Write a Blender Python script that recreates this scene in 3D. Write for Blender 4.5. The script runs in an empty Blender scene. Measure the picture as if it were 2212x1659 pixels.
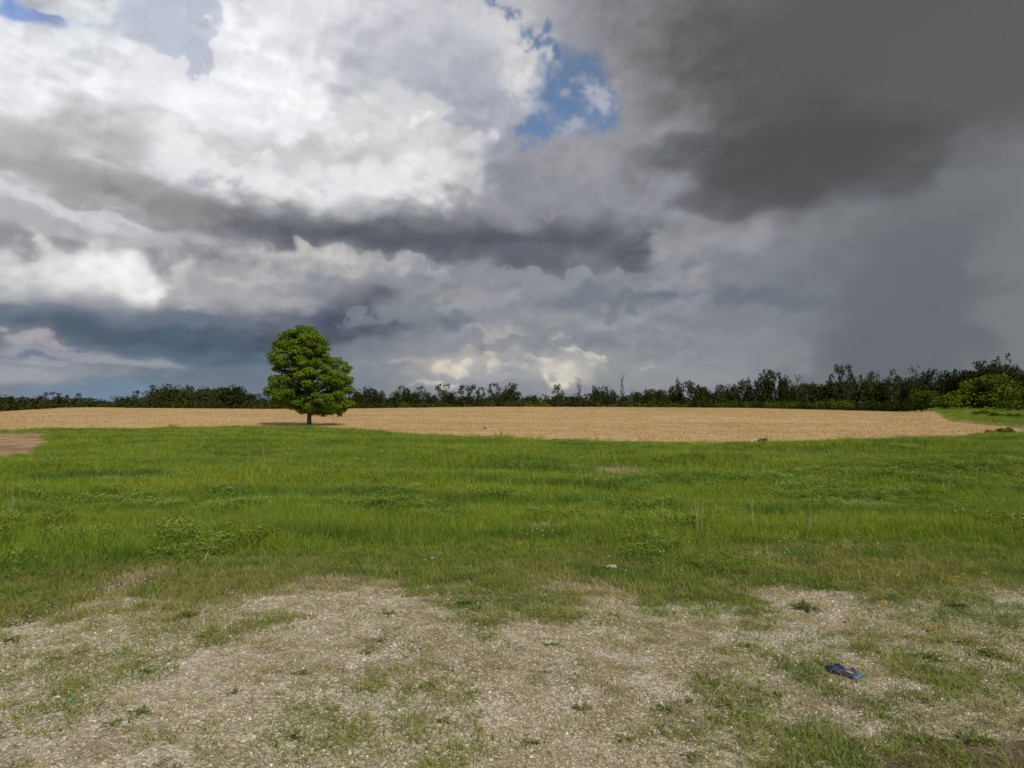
import bpy, bmesh, math, random
import numpy as np
from mathutils import Vector, Matrix, Euler
random.seed(11); rng = np.random.default_rng(11)
R = math.radians
SC = bpy.context.scene
COL = SC.collection

# ---------------------------------------------------------------- camera
FOC = 1522.0            # focal length in pixels of a 2212 px wide picture
PITCH = math.atan((875 - 829.5) / FOC)
EYE = 1.6
cam_data = bpy.data.cameras.new('camera')
cam = bpy.data.objects.new('camera', cam_data); COL.objects.link(cam)
cam_data.sensor_width = 36.0
cam_data.lens = 36.0 * FOC / 2212.0
cam_data.clip_start = 0.05; cam_data.clip_end = 6000
cam.location = (0, 0, EYE)
cam.rotation_euler = (math.pi / 2 + PITCH, 0, 0)
SC.camera = cam

def ray(px, py):
    """direction through a point of the picture, given at 2212 px width"""
    x = (px - 1106) / FOC; z = -(py - 829.5) / FOC
    c, s = math.cos(PITCH), math.sin(PITCH)
    return Vector((x, c - s * z, s + c * z))

SUN_EL, SUN_AZ = 43.0, 152.0     # azimuth clockwise from +Y (view direction)
sun_dir = Vector((math.sin(R(SUN_AZ)) * math.cos(R(SUN_EL)), math.cos(R(SUN_AZ)) * math.cos(R(SUN_EL)), math.sin(R(SUN_EL))))

def lin(c):
    return tuple((v / 255 / 12.92) if v / 255 <= 0.04045 else ((v / 255 + 0.055) / 1.055) ** 2.4 for v in c)

class NT:
    """small helper for node trees"""
    def __init__(s, tree):
        s.t = tree; s.n = tree.nodes; s.l = tree.links
    def put(s, sock, v):
        if v is None: return
        if isinstance(v, bpy.types.NodeSocket): s.l.new(v, sock)
        else: sock.default_value = v
    def math(s, op, a, b=None, c=None, clamp=False):
        n = s.n.new('ShaderNodeMath'); n.operation = op; n.use_clamp = clamp
        for i, v in enumerate((a, b, c)): s.put(n.inputs[i], v)
        return n.outputs[0]
    def vec(s, op, a, b=None, scale=None):
        n = s.n.new('ShaderNodeVectorMath'); n.operation = op
        s.put(n.inputs[0], a)
        if b is not None: s.put(n.inputs[1], b)
        if scale is not None: s.put(n.inputs['Scale'], scale)
        return n.outputs['Value'] if op in ('LENGTH', 'DOT_PRODUCT', 'DISTANCE') else n.outputs['Vector']
    def sep(s, v):
        n = s.n.new('ShaderNodeSeparateXYZ'); s.put(n.inputs[0], v); return n.outputs
    def comb(s, x, y, z=0.0):
        n = s.n.new('ShaderNodeCombineXYZ')
        for i, v in enumerate((x, y, z)): s.put(n.inputs[i], v)
        return n.outputs[0]
    def noise(s, v, scale, detail=3.0, rough=0.5, lac=2.0, dist=0.0):
        n = s.n.new('ShaderNodeTexNoise'); s.put(n.inputs['Vector'], v)
        n.inputs['Scale'].default_value = scale; n.inputs['Detail'].default_value = detail
        n.inputs['Roughness'].default_value = rough; n.inputs['Lacunarity'].default_value = lac
        n.inputs['Distortion'].default_value = dist
        return n.outputs
    def ramp(s, v, a, b, lo=0.0, hi=1.0, kind='SMOOTHSTEP'):
        n = s.n.new('ShaderNodeMapRange'); n.interpolation_type = kind
        s.put(n.inputs['Value'], v); n.inputs['From Min'].default_value = a; n.inputs['From Max'].default_value = b
        n.inputs['To Min'].default_value = lo; n.inputs['To Max'].default_value = hi
        return n.outputs['Result']
    def mix(s, f, a, b, mode='MIX'):
        n = s.n.new('ShaderNodeMix'); n.data_type = 'RGBA'; n.blend_type = mode
        s.put(n.inputs[0], f)
        for i, v in ((6, a), (7, b)):
            s.put(n.inputs[i], (*v[:3], 1.0) if isinstance(v, (tuple, list)) else v)
        return n.outputs[2]

# ---------------------------------------------------------------- world: sky and clouds, laid out by direction
def to_ae(px, py):
    d = ray(px, py)
    return math.atan2(d[0], d[1]), math.atan2(d[2], math.hypot(d[0], d[1]))

SKY_BITS = [
 # colour, blend softness, warp, edge noise, strength, [ellipses cx, cy, rx, ry, tilt]
 ((130,135,143), .9, 'soft', .3, 1, [(1106,760,1500,230)]),
 ((158,160,170), .9, 'puff', .4, 1, [(1150,170,330,260),(1250,420,260,180)]),
 # top left white masses
 ((226,227,232), .40,'puff', .4, 1, [(120,230,480,230,0),(600,220,240,240,0),(700,340,430,120,2),(930,80,230,200),(880,300,230,140),(740,20,260,160)]),
 ((187,194,208), .30,'puff', .15, 1, [(385,20,130,88),(402,95,62,85,-8),(408,160,34,40)]),
 ((222,226,230), .45,'puff', .3, 1, [(190,35,75,50),(250,20,40,30)]),
 ((108,142,200), .7, 'soft', .3, 1, [(40,14,70,17,18),(90,30,28,10,30)]),
 ((172,184,206), .7, 'soft', .3, .8, [(175,75,34,10,5)]),
 ((232,232,237), .20,'puff', .3, 1, [(100,180,310,95,6),(300,145,70,45,20),(345,165,42,42)]),
 ((238,238,242), .16,'puff', .3, 1, [(590,150,125,130,0),(478,100,46,34,-10),(505,48,36,44),(452,160,36,30),(440,230,90,50)]),
 ((249,249,253), .9, 'puff', .5, .95,[(610,165,80,80),(520,262,150,34),(330,245,150,22,4),(60,260,90,24),(500,60,30,40)]),
 ((228,228,232), .8, 'puff', .5, .8, [(620,90,40,30),(560,215,40,14),(640,250,50,20)]),
 ((202,203,209), .9, 'puff', .35, 1, [(940,90,230,150,-10),(775,190,58,80)]),
 ((187,189,198), 1.0, 'puff', .35, .9, [(900,180,170,80,15)]),
 ((168,171,184), 1.0, 'soft', .3, 1, [(1030,240,150,120,30),(1070,350,110,90)]),
 ((204,205,208), .28,'puff', .5, 1, [(905,238,88,30,12),(960,275,80,40,20)]),
 ((216,215,214), .25,'puff', .5, 1, [(880,300,150,60,8),(950,350,110,70,10)]),
 ((238,237,236), .7, 'puff', .6, .95,[(903,268,34,10,5),(740,300,40,12),(690,240,50,20)]),
 ((196,197,199), .9, 'soft', .3, .8, [(640,335,150,26,4),(300,250,120,20,0)]),
 ((233,232,231), .9, 'puff', .4, .95, [(940,355,75,22,8),(830,400,160,28,0),(590,400,120,30,10)]),
 ((200,201,200), .8, 'puff', .4, 1, [(140,300,130,34),(460,320,90,26,8),(700,330,90,30,5),(800,330,40,20)]),
 ((236,235,235), .7, 'puff', .6, .9, [(510,372,110,22,22),(610,430,80,18,10),(380,300,80,22,10)]),
 # brown grey base sweeping to the right
 ((180,180,180), 1.0, 'soft', .25, 1, [(130,345,210,48,10),(240,300,80,46,30)]),
 ((162,160,161), .9, 'soft', .2,1, [(140,395,240,44,8),(360,435,250,42,10)]),
 ((146,144,146), .8, 'soft', .25,1, [(400,450,200,28,9),(600,490,260,28,5)]),
 ((138,141,150), .9, 'puff', .5, 1, [(1250,430,230,110,8),(1120,400,110,80)]),
 ((150,148,152), .9, 'puff', .4, .8, [(1000,460,120,24,0)]),
 ((108,111,118), .8, 'soft', .25,1, [(880,502,350,44,2),(1220,520,260,44,0)]),
 ((85,90,100),  .8, 'soft', .25,1, [(820,522,320,28,1),(1120,520,260,22,0),(620,548,130,20,-9),(1330,560,120,30,-8)]),
 ((146,145,149), .6, 'puff', .4, .9, [(1290,425,50,14,20),(1360,450,60,12,10),(1200,460,40,10)]),
 # strips on the left under it
 ((176,176,180), .6, 'soft', .25,1, [(120,490,300,40,6),(380,525,200,24,3)]),
 ((214,215,218), .8,'soft', .2, .9, [(40,426,100,11,16),(150,452,100,10,14),(250,474,90,9,12)]),
 ((142,143,148), .7, 'soft', .25,1, [(190,530,290,15,3),(420,552,110,14,2)]),
 ((206,205,205), .7,'puff', .3, 1, [(110,600,330,58,4),(310,610,140,66,8)]),
 ((226,224,222), .9,'puff', .3, 1, [(180,585,180,30,4)]),
 ((168,169,174), .9, 'soft', .3, .9, [(90,648,180,22,2),(500,690,120,16,6)]),
 ((248,246,244), 1.0, 'puff', .4, 1, [(285,586,72,34,6),(310,622,60,26)]),
 ((128,128,135), .6, 'puff', .4, 1, [(425,575,50,36,20),(460,560,50,16)]),
 ((168,168,172), .45,'puff', .5, 1, [(540,635,170,56,6),(420,655,80,30)]),
 ((180,178,180), .30,'puff', .4, 1, [(700,578,170,42,3),(880,572,80,26,4)]),
 ((196,193,191), .8, 'puff', .5, .9, [(430,672,40,12),(560,600,90,12,-10),(690,552,80,9,0)]),
 ((142,144,152), .9, 'puff', .4, 1, [(720,625,150,34,4),(900,600,90,22,6),(980,620,60,16)]),
 ((116,121,131), .9, 'soft', .4, 1, [(850,645,150,26,2)]),
 ((95,100,110), .45,'soft', .3, 1, [(1180,562,250,22,2),(1340,570,90,24,-6)]),
 ((146,149,156), .35,'puff', .4, 1, [(1060,604,160,18,4),(1240,612,160,16,0),(1400,612,60,14)]),
 # long dark blue shelf
 ((102,113,129), .6, 'soft', .2, 1, [(120,685,330,32,3),(470,722,330,48,2),(740,705,170,48,-4)]),
 ((79,94,111),  .8, 'soft', .25, 1, [(400,742,340,36,2),(150,702,140,20)]),
 ((73,79,94),   .8, 'soft', .3, 1, [(760,706,150,40,-4),(650,735,90,20),(820,650,110,26,0)]),
 ((118,126,137), .45,'puff', .4, 1, [(805,682,50,14,-4),(880,690,50,24,10)]),
 ((117,127,139), .45,'soft', .15, 1, [(260,832,640,42,0),(900,800,240,52,0)]),
 ((106,119,134), .7, 'soft', .2, .9, [(560,815,260,44,0)]),
 ((90,106,123),  .5, 'soft', .25, 1, [(400,768,200,18,1)]),
 ((168,164,168), .40,'puff', .4, 1, [(95,736,60,15,4),(20,708,40,6),(130,752,60,8)]),
 ((156,158,165), .6, 'soft', .4, 1, [(210,786,150,9,4),(60,806,190,18,3),(130,765,90,7,6)]),
 ((108,121,148), .45,'puff', .3, 1, [(75,776,80,8,2),(168,742,26,10,-8),(20,728,26,8)]),
 ((108,131,151), .9, 'soft', .3, .9, [(240,852,150,24,0)]),
 # centre, low
 ((136,140,147), .9, 'soft', .5, 1, [(1250,660,420,70,0)]),
 ((152,154,159), .6, 'puff', .6, .9, [(1100,640,180,18,2),(1080,716,110,12,-3),(1290,690,150,16,3),(1440,730,90,14),(1010,660,80,12)]),
 ((106,116,129), .8, 'puff', .4, .9, [(965,690,52,24)]),
 ((114,121,131), .8, 'puff', .5, .9, [(1240,640,110,14),(1340,655,80,16),(1230,740,110,9)]),
 ((126,131,139), .7, 'soft', .4, .9, [(860,790,180,36)]),
 ((144,147,152), .8, 'soft', .4, 1, [(1400,800,220,50),(1060,800,240,60)]),
 ((172,170,167), .6, 'puff', .5, .95,[(1090,790,150,30,0),(1220,792,80,44,0),(920,778,80,6,-3),(1070,720,60,8)]),
 ((148,150,158), .8, 'puff', .5, .9, [(1060,808,50,24),(1145,795,22,34),(1000,826,70,8)]),
 ((206,202,188), .6,'puff', .45, .95,[(985,796,30,14,20),(1060,770,34,10,10),(1172,776,26,12),(1190,806,16,26),(1255,760,36,9,35),(955,831,34,5),(1215,800,50,16)]),
 ((224,217,194), .9, 'puff', .4, .9, [(983,792,18,8,15),(1172,772,13,8),(1190,828,12,12),(1268,766,16,5,35)]),
 ((140,143,151), .5, 'puff', .4, 1, [(1010,744,140,9,1),(1241,806,10,5,-20),(1130,748,60,6)]),
 ((172,171,171), .5, 'puff', .2, .9, [(1405,793,18,4,3)]),
 # right: rain shaft and its surroundings
 ((152,153,158), .9, 'puff', .4, 1, [(1610,505,190,44,-3),(1490,445,60,30),(1500,600,60,40)]),
 ((128,132,139), .8, 'puff', .4, 1, [(1640,580,150,44,3),(1560,700,170,40),(1500,570,40,16)]),
 ((108,116,128), .8, 'soft', .4, 1, [(1650,640,120,26,2),(1450,630,60,12)]),
 ((137,140,146), .8, 'puff', .4, .9, [(1560,745,140,26,0),(1500,660,60,14)]),
 ((115,119,124), .9,'soft', .1, 1, [(2080,560,380,330,0)]),
 ((103,109,115), .45,'soft', .05,1, [(2020,900,300,420,0)]),
 ((124,126,130), .9, 'soft', .1, .8, [(2200,700,90,260,0)]),
 ((136,139,143), .9, 'soft', .1, .8, [(1705,800,26,70,0)]),
 # the great dark cloud
 ((152,151,157), .9, 'puff', .4, 1, [(1400,230,150,140,20),(1250,330,130,60,10)]),
 ((134,133,137), 1.0, 'soft', .2, 1, [(1650,90,450,210,14)]),
 ((114,114,116), .9, 'soft', .2, 1, [(1720,110,370,210,18)]),
 ((106,109,115), .35, 'soft', .12, 1, [(1540,350,160,60,12),(1620,415,200,34,-3)]),
 ((92,92,93),    .32,'soft', .08, 1, [(2000,90,640,250,4),(1790,300,310,135,-6)]),
 ((80,81,83),    1.1, 'soft', .08, 1, [(1750,330,220,110,0)]),
 ((98,99,95),    1.0, 'soft', .2, .5, [(2120,140,220,100,0)]),
 # gap of blue with wisps
 ((208,207,209), .5, 'wisp', .5, 1, [(1135,150,46,80,-10),(1110,60,50,30,30),(1160,110,30,40)]),
 ('blue',        .45,'wisp', .35,1, [(1236,203,88,80,25),(1180,262,62,30,-20),(1290,260,46,26),(1195,112,18,28,10),(1070,12,38,13,25),(1165,72,34,12,10),(1150,326,20,6),(1215,150,26,30)]),
 ((196,197,206), 1.2, 'wisp', 1.2, .75, [(1240,190,26,12,-10),(1236,272,34,14),(1155,232,24,16),(1290,215,20,30),(1205,150,16,12)]),
]

def cloud_sky():
    """procedural clouds over the whole upper sky: RGB radiance and cover, 4096 x 1024, azimuth by elevation"""
    Wd, Hd = 4096, 1024
    g = np.random.default_rng(5)
    az = ((np.arange(Wd) + 0.5) / Wd * 2 - 1) * math.pi
    el = (np.arange(Hd) + 0.5) / Hd * math.pi / 2
    kx = np.fft.rfftfreq(Wd, 1 / Wd)[None, :]; ky = np.fft.fftfreq(Hd, 1 / Hd)[:, None] * 4
    def field(wavelength, beta, stretch=1.0):
        k = np.hypot(kx, ky * stretch) * wavelength / (2 * math.pi)
        a = k ** 2 / (1 + k * k) ** (1 + beta / 2)
        f = np.fft.irfft2(np.fft.rfft2(g.standard_normal((Hd, Wd))) * a, s=(Hd, Wd)).astype(np.float32)
        return f / f.std()
    A, E = np.meshgrid(az.astype(np.float32), el.astype(np.float32))
    squash = np.clip(0.45 + E / 0.5, 0.45, 1.0)
    def warp(wl, beta, ax, ay, st):
        return A + field(wl, beta, st) * ax, E + field(wl, beta, st) * ay * squash
    soft = warp(0.22, 2.3, 0.014, 0.006, 1 / 2.0)
    puff = warp(0.11, 2.3, 0.011, 0.009, 1 / 1.2)
    tiny = warp(0.030, 1.9, 0.0030, 0.0030, 1.0)
    wisp = (puff[0] * 0.6 + A * 0.4 + (tiny[0] - A) * 1.6, puff[1] * 0.6 + E * 0.4 + (tiny[1] - E) * 1.6)
    puff = (puff[0] + (tiny[0] - A) * 0.12, puff[1] + (tiny[1] - E) * 0.12)
    WARP = {'soft': soft, 'puff': puff, 'wisp': wisp}
    NZ = field(0.13, 2.1, 1 / 1.5) * 0.2 + field(0.035, 2.0, 1 / 1.2) * 0.03
    vary = np.clip(1.0 + 0.45 * field(0.25, 2.2, 1 / 1.5), 0.35, 2.2)      # edges come and go
    def smooth(v, a, b):
        t = np.clip((v - a) / (b - a), 0, 1); return t * t * (3 - 2 * t)
    # broken cloud deck all round
    deck = field(0.9, 2.0, 1 / 2.5)
    cover = smooth(deck, -0.35, 0.35)
    shade = smooth(field(0.4, 2.1, 1 / 2.0), -1.6, 1.6)[..., None]
    deckc = np.array(lin((116, 121, 130)), np.float32) * (1 - shade) + np.array(lin((205, 206, 211)), np.float32) * shade
    front = smooth(np.cos(A) * np.cos(E), 0.2, 0.5)
    C = deckc * (1 - front[..., None]) + np.array(lin((140, 143, 151)), np.float32) * front[..., None]
    O = cover * (1 - front) + front                      # cloud cover; what is left shows the blue sky
    for colr, softness, wname, amp, strength, shapes in SKY_BITS:
        wa, we = WARP[wname]
        # window of the shapes
        boxes = []
        for s in shapes:
            cx, cy, rx, ry = s[:4]; rot = s[4] if len(s) > 4 else 0
            a0, e0 = to_ae(cx, cy); ax = to_ae(cx + 10, cy); ay = to_ae(cx, cy - 10)
            qx = math.hypot(ax[0] - a0, ax[1] - e0) / 10 * rx; qy = math.hypot(ay[0] - a0, ay[1] - e0) / 10 * ry
            boxes.append((a0, e0, qx, qy, -R(rot)))
        m = 2.2 + softness
        lo = min(b[0] - m * max(b[2], b[3]) - .1 for b in boxes); hi = max(b[0] + m * max(b[2], b[3]) + .1 for b in boxes)
        i0 = max(0, int((lo / math.pi + 1) / 2 * Wd)); i1 = min(Wd, int((hi / math.pi + 1) / 2 * Wd) + 1)
        top = max(b[1] + m * max(b[3], b[2] * abs(math.sin(b[4]))) + .1 for b in boxes)
        bot = min(b[1] - m * max(b[3], b[2] * abs(math.sin(b[4]))) - .1 for b in boxes)
        j0 = max(0, int(bot / (math.pi / 2) * Hd)); j1 = min(Hd, int(top / (math.pi / 2) * Hd) + 1)
        sl = (slice(j0, j1), slice(i0, i1))
        best = None
        for a0, e0, qx, qy, an in boxes:
            u = wa[sl] - a0; v = we[sl] - e0; c, sn = math.cos(an), math.sin(an)
            f = np.hypot((u * c + v * sn) / qx, (-u * sn + v * c) / qy)
            if best is None: best = f
            else:
                h = np.maximum(0.25 - np.abs(best - f), 0) / 0.25
                best = np.minimum(best, f) - h * h * h * 0.25 / 6
        val = 1 - best + NZ[sl] * amp
        so = (0.10 + softness * vary[sl]) * 0.68
        msk = smooth(val, -so, so) * strength
        if colr == 'blue':
            O[sl] *= 1 - msk
        else:
            C[sl] = C[sl] * (1 - msk[..., None]) + np.array(lin(colr), np.float32) * msk[..., None]
            O[sl] = np.maximum(O[sl], msk)
    # vapour: edges dissolve a little
    def blur(a, sig):
        gk = np.exp(-2 * (math.pi * sig) ** 2 * ((kx / Wd) ** 2 + (ky / 4 / Hd) ** 2))
        return np.stack([np.fft.irfft2(np.fft.rfft2(a[..., i]) * gk, s=(Hd, Wd)) for i in range(3)], -1).astype(np.float32)
    C = 0.55 * C + 0.30 * blur(C, 3.0) + 0.15 * blur(C, 9.0)
    O = 0.35 * O + 0.65 * blur(O[..., None].repeat(3, 2), 2.2)[..., 0]
    # billows: brighter where the cloud turns up to the light
    hgt = sum(np.abs(field(wl, 3.2, 1 / 1.5)) * -wt for wl, wt in ((0.22, 1.3), (0.11, 0.8), (0.05, 0.35)))
    rel = np.roll(hgt, (-6, 4), (0, 1)) - hgt
    calm = 1 - 0.92 * smooth(A, 0.20, 0.40) * front
    low = np.clip(0.6 + E / 0.4, 0.6, 1)
    patch = np.clip(0.5 + 0.5 * field(0.3, 2.5), 0.1, 1.3)
    gain = 1 + calm * (np.clip(rel * -0.085 * patch, -0.12, 0.09) * low + field(0.14, 1.9, 1 / 1.8) * 0.022 + field(0.03, 1.6, 1 / 1.3) * 0.008)
    C = np.clip(C * gain[..., None], 0.0, 1.0)
    C[:8] = C[8]; O[:8] = O[8]
    return np.concatenate([C, O[..., None]], 2).astype(np.float32)

world = bpy.data.worlds.new('World'); SC.world = world; world.use_nodes = True
W = NT(world.node_tree); W.n.clear()
_c = cloud_sky()
_full = np.empty((2048, 4096, 4), np.float32)
_full[1024:] = _c; _full[:1024] = (*lin((105, 108, 100)), 1.0)      # below the horizon: hidden by the land
_full = np.roll(_full, 1024 - 2048, 1)
def env_of(name, arr):
    im = bpy.data.images.new(name, arr.shape[1], arr.shape[0], alpha=False, float_buffer=True)
    im.colorspace_settings.name = 'Linear Rec.709'
    im.pixels.foreach_set(np.ascontiguousarray(arr, np.float32).ravel()); im.update()
    n = W.n.new('ShaderNodeTexEnvironment'); n.image = im
    return n.outputs['Color']
_cov = np.repeat(_full[::2, ::2, 3:], 4, 2); _cov[..., 3] = 1
_full[..., 3] = 1
cloud_col = env_of('cloud_light', _full); cloud_cov = env_of('cloud_cover', _cov)
nish = W.n.new('ShaderNodeTexSky'); nish.sky_type = 'NISHITA'; nish.sun_disc = False
nish.sun_elevation = R(SUN_EL); nish.sun_rotation = R(SUN_AZ); nish.altitude = 200
nish.air_density = 1.0; nish.dust_density = 0.6; nish.ozone_density = 2.5
blue = W.vec('SCALE', nish.outputs[0], scale=0.098)
C = W.mix(cloud_cov, blue, cloud_col)
bg = W.n.new('ShaderNodeBackground'); W.l.new(C, bg.inputs['Color']); bg.inputs['Strength'].default_value = 1.0
wo = W.n.new('ShaderNodeOutputWorld'); W.l.new(bg.outputs[0], wo.inputs['Surface'])
world.cycles.sampling_method = 'MANUAL'; world.cycles.sample_map_resolution = 1024

# ---------------------------------------------------------------- sun and exposure
sd = bpy.data.lights.new('sun', 'SUN'); sd.energy = 3.6; sd.angle = R(0.53); sd.color = (1.0, 0.93, 0.82)
sun = bpy.data.objects.new('sun', sd); COL.objects.link(sun)
sun.rotation_euler = (-sun_dir).to_track_quat('-Z', 'Y').to_euler()
SC.view_settings.view_transform = 'Standard'; SC.view_settings.look = 'None'
SC.view_settings.exposure = 0.0; SC.view_settings.gamma = 1.0; SC.view_settings.use_curve_mapping = False
SC.cycles.max_bounces = 5; SC.cycles.diffuse_bounces = 2; SC.cycles.transmission_bounces = 2; SC.cycles.transparent_max_bounces = 4

# ================================================================ tools for building
def tag(o, label=None, cat=None, group=None, kind=None):
    if label: o['label'] = label
    if cat: o['category'] = cat
    if group: o['group'] = group
    if kind: o['kind'] = kind
    return o

def mesh_obj(name, verts, faces, mat, parent=None, smooth=False, link=True):
    me = bpy.data.meshes.new(name); me.from_pydata([tuple(v) for v in verts], [], [tuple(f) for f in faces]); me.update()
    if smooth: me.shade_smooth()
    for m in (mat if isinstance(mat, (list, tuple)) else [mat]): me.materials.append(m)
    o = bpy.data.objects.new(name, me)
    if link: COL.objects.link(o)
    if parent: o.parent = parent
    return o

def quads_mesh(name, V, F, mat, smooth=False):
    """V (n,3), F (m,k) numpy -> mesh, quickly"""
    me = bpy.data.meshes.new(name); n, m, k = len(V), len(F), F.shape[1]
    me.vertices.add(n); me.vertices.foreach_set('co', np.asarray(V, np.float32).ravel())
    me.loops.add(m * k); me.loops.foreach_set('vertex_index', np.asarray(F, np.int32).ravel())
    me.polygons.add(m); me.polygons.foreach_set('loop_start', np.arange(0, m * k, k, dtype=np.int32))
    me.update(calc_edges=True); me.validate()
    if smooth: me.shade_smooth()
    for q in (mat if isinstance(mat, (list, tuple)) else [mat]): me.materials.append(q)
    return me

def obj(name, me, parent=None, link=True):
    o = bpy.data.objects.new(name, me)
    if link: COL.objects.link(o)
    if parent: o.parent = parent
    return o

def empty(name, loc, rz=0.0):
    e = bpy.data.objects.new(name, None); COL.objects.link(e); e.location = loc; e.rotation_euler = (0, 0, rz)
    e.empty_display_size = 0.3
    return e

# ================================================================ materials
def new_mat(name):
    m = bpy.data.materials.new(name); m.use_nodes = True
    t = NT(m.node_tree); t.n.clear()
    out = t.n.new('ShaderNodeOutputMaterial')
    return m, t, out

def world_pos(t):
    return t.n.new('ShaderNodeNewGeometry').outputs['Position']

def leaf_mat(name, c1, c2, patch=0.25, flat=None, trans=0.35, rnd=0.35, c3=None, scale2=6.0, rough=0.6, spec=0.12):
    """foliage: two tones mixed by patches of ground and by chance, with light passing through"""
    m, t, out = new_mat(name)
    P = world_pos(t)
    PF = P if flat is None else t.vec('MULTIPLY', P, flat)
    n1 = t.noise(PF, patch, 3.0, 0.55)['Fac']
    n2 = t.noise(P, scale2, 2.0, 0.6)['Fac']
    oi = t.n.new('ShaderNodeObjectInfo').outputs['Random']
    f = t.math('ADD', t.ramp(n1, 0.36, 0.64), t.math('MULTIPLY', t.math('SUBTRACT', oi, 0.5), rnd), clamp=True)
    col = t.mix(f, c1, c2)
    if c3 is not None:
        col = t.mix(t.ramp(t.noise(PF, patch * 1.9, 3.0, 0.55)['Fac'], 0.50, 0.64), col, c3)
    v = t.ramp(n2, 0.25, 0.75, 0.75, 1.25, 'LINEAR')
    col = t.vec('SCALE', col, scale=v)
    d = t.n.new('ShaderNodeBsdfPrincipled'); t.put(d.inputs['Base Color'], col); d.inputs['Roughness'].default_value = rough
    d.inputs['Specular IOR Level'].default_value = spec
    tr = t.n.new('ShaderNodeBsdfTranslucent'); t.put(tr.inputs['Color'], t.mix(0.5, col, t.vec('MULTIPLY', col, (1.3, 1.25, 0.5))))
    mx = t.n.new('ShaderNodeMixShader'); mx.inputs[0].default_value = trans
    t.l.new(d.outputs[0], mx.inputs[1]); t.l.new(tr.outputs[0], mx.inputs[2]); t.l.new(mx.outputs[0], out.inputs['Surface'])
    return m

def plain_mat(name, c1, c2=None, scale=8.0, rough=0.85, detail=5.0, bump=0.0, bscale=40.0, lo=0.35, hi=0.65, stretch=None, spec=0.2):
    m, t, out = new_mat(name)
    tc_ = t.n.new('ShaderNodeTexCoord').outputs['Object']
    if stretch: tc_ = t.vec('MULTIPLY', tc_, stretch)
    d = t.n.new('ShaderNodeBsdfPrincipled'); d.inputs['Roughness'].default_value = rough; d.inputs['Specular IOR Level'].default_value = spec
    col = (*c1, 1.0) if c2 is None else t.mix(t.ramp(t.noise(tc_, scale, detail, 0.6)['Fac'], lo, hi), c1, c2)
    t.put(d.inputs['Base Color'], col)
    if bump:
        b = t.n.new('ShaderNodeBump'); b.inputs['Strength'].default_value = 1.0; b.inputs['Distance'].default_value = bump
        t.l.new(t.noise(tc_, bscale, 5.0, 0.6)['Fac'], b.inputs['Height']); t.l.new(b.outputs[0], d.inputs['Normal'])
    t.l.new(d.outputs[0], out.inputs['Surface'])
    return m

# ================================================================ the lie of the land
F3 = 2114.0
CREST_X = np.array([-1500, -300, 0, 100, 200, 300, 400, 820, 1050, 1460, 1860, 2260, 2660, 2780, 2830, 3072, 4500.])
CREST_R = np.array([1244, 1241, 1237, 1231, 1225, 1224, 1226, 1229, 1228, 1222, 1223.5, 1226, 1236.5, 1240, 1238, 1233, 1230.])
EDGE_X = np.array([-2500, -600, 0, 400, 800, 930, 1030, 1200, 1500, 1750, 2000, 2250, 2500, 2800, 3072, 4000, 5000.])
EDGE_Y = np.array([38, 39, 40.5, 45.5, 49.5, 51.3, 46.5, 39, 33.6, 30.5, 28.7, 27.7, 30.2, 34, 39.5, 42, 42.])
FAR_X = np.array([-3000, 2785, 2815, 2840, 2870, 2960, 3072, 3400, 5000.])
FAR_Y = np.array([182, 182, 120, 84, 64, 55, 45.5, 42, 42.])
CY = 172.0
def smooth01(t):
    t = np.clip(t, 0, 1); return t * t * (3 - 2 * t)
MOUNDS = [  # px, row on flat ground, half width, half depth, height
 (1480, 1405, 1.6, 1.0, 0.18), (1350, 1378, 1.6, 1.2, 0.12), (300, 1425, 2.5, 1.4, 0.16), (620, 1330, 6.0, 3.0, 0.22),
 (2080, 1392, 1.6, 1.0, 0.16), (2500, 1352, 5.0, 2.0, 0.22), (2900, 1420, 3.0, 1.5, 0.22), (700, 1450, 2.0, 1.0, 0.12),
 (150, 1500, 1.6, 0.7, 0.10), (1000, 1380, 2.6, 1.6, 0.12), (1150, 1500, 1.0, 0.5, 0.06), (250,1300,5,3,.12)]
def height(x, y):
    x = np.asarray(x, float); y = np.asarray(y, float)
    ys = np.maximum(y, 3.0)
    px = 1536 + F3 * x / ys
    zc = EYE - (np.interp(px, CREST_X, CREST_R) - 1215.5) * CY / F3
    t = np.clip((ys - 46) / (CY - 46), 0, 1)
    z = zc * t ** 1.35
    left = 1 - smooth01((px - 2700) / 130.0)
    z = z - 6.5 * smooth01((ys - CY) / 110.0) * left + (1 - left) * 0.9 * smooth01((ys - 60) / 120)
    near = smooth01((30 - ys) / 25.0)
    z = z + 0.022 * np.sin(x * 1.3 + 0.4 * y) * np.cos(y * 1.1 - x * 0.3) * smooth01((60 - ys) / 20) + 0.03 * np.sin(x * 0.45 + 1.0) * np.sin(y * 0.37) * smooth01((60 - ys) / 20)
    for mpx, mrow, hw, hd, hh in MOUNDS:
        my = EYE * F3 / (mrow - 1215); mx = (mpx - 1536) * my / F3
        z = z + hh * np.exp(-((x - mx) / hw) ** 2 - ((y - my) / hd) ** 2)
    # nothing above behind the viewer
    return np.where(y < 1.0, z * np.clip(y, 0, 1), z)

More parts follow.
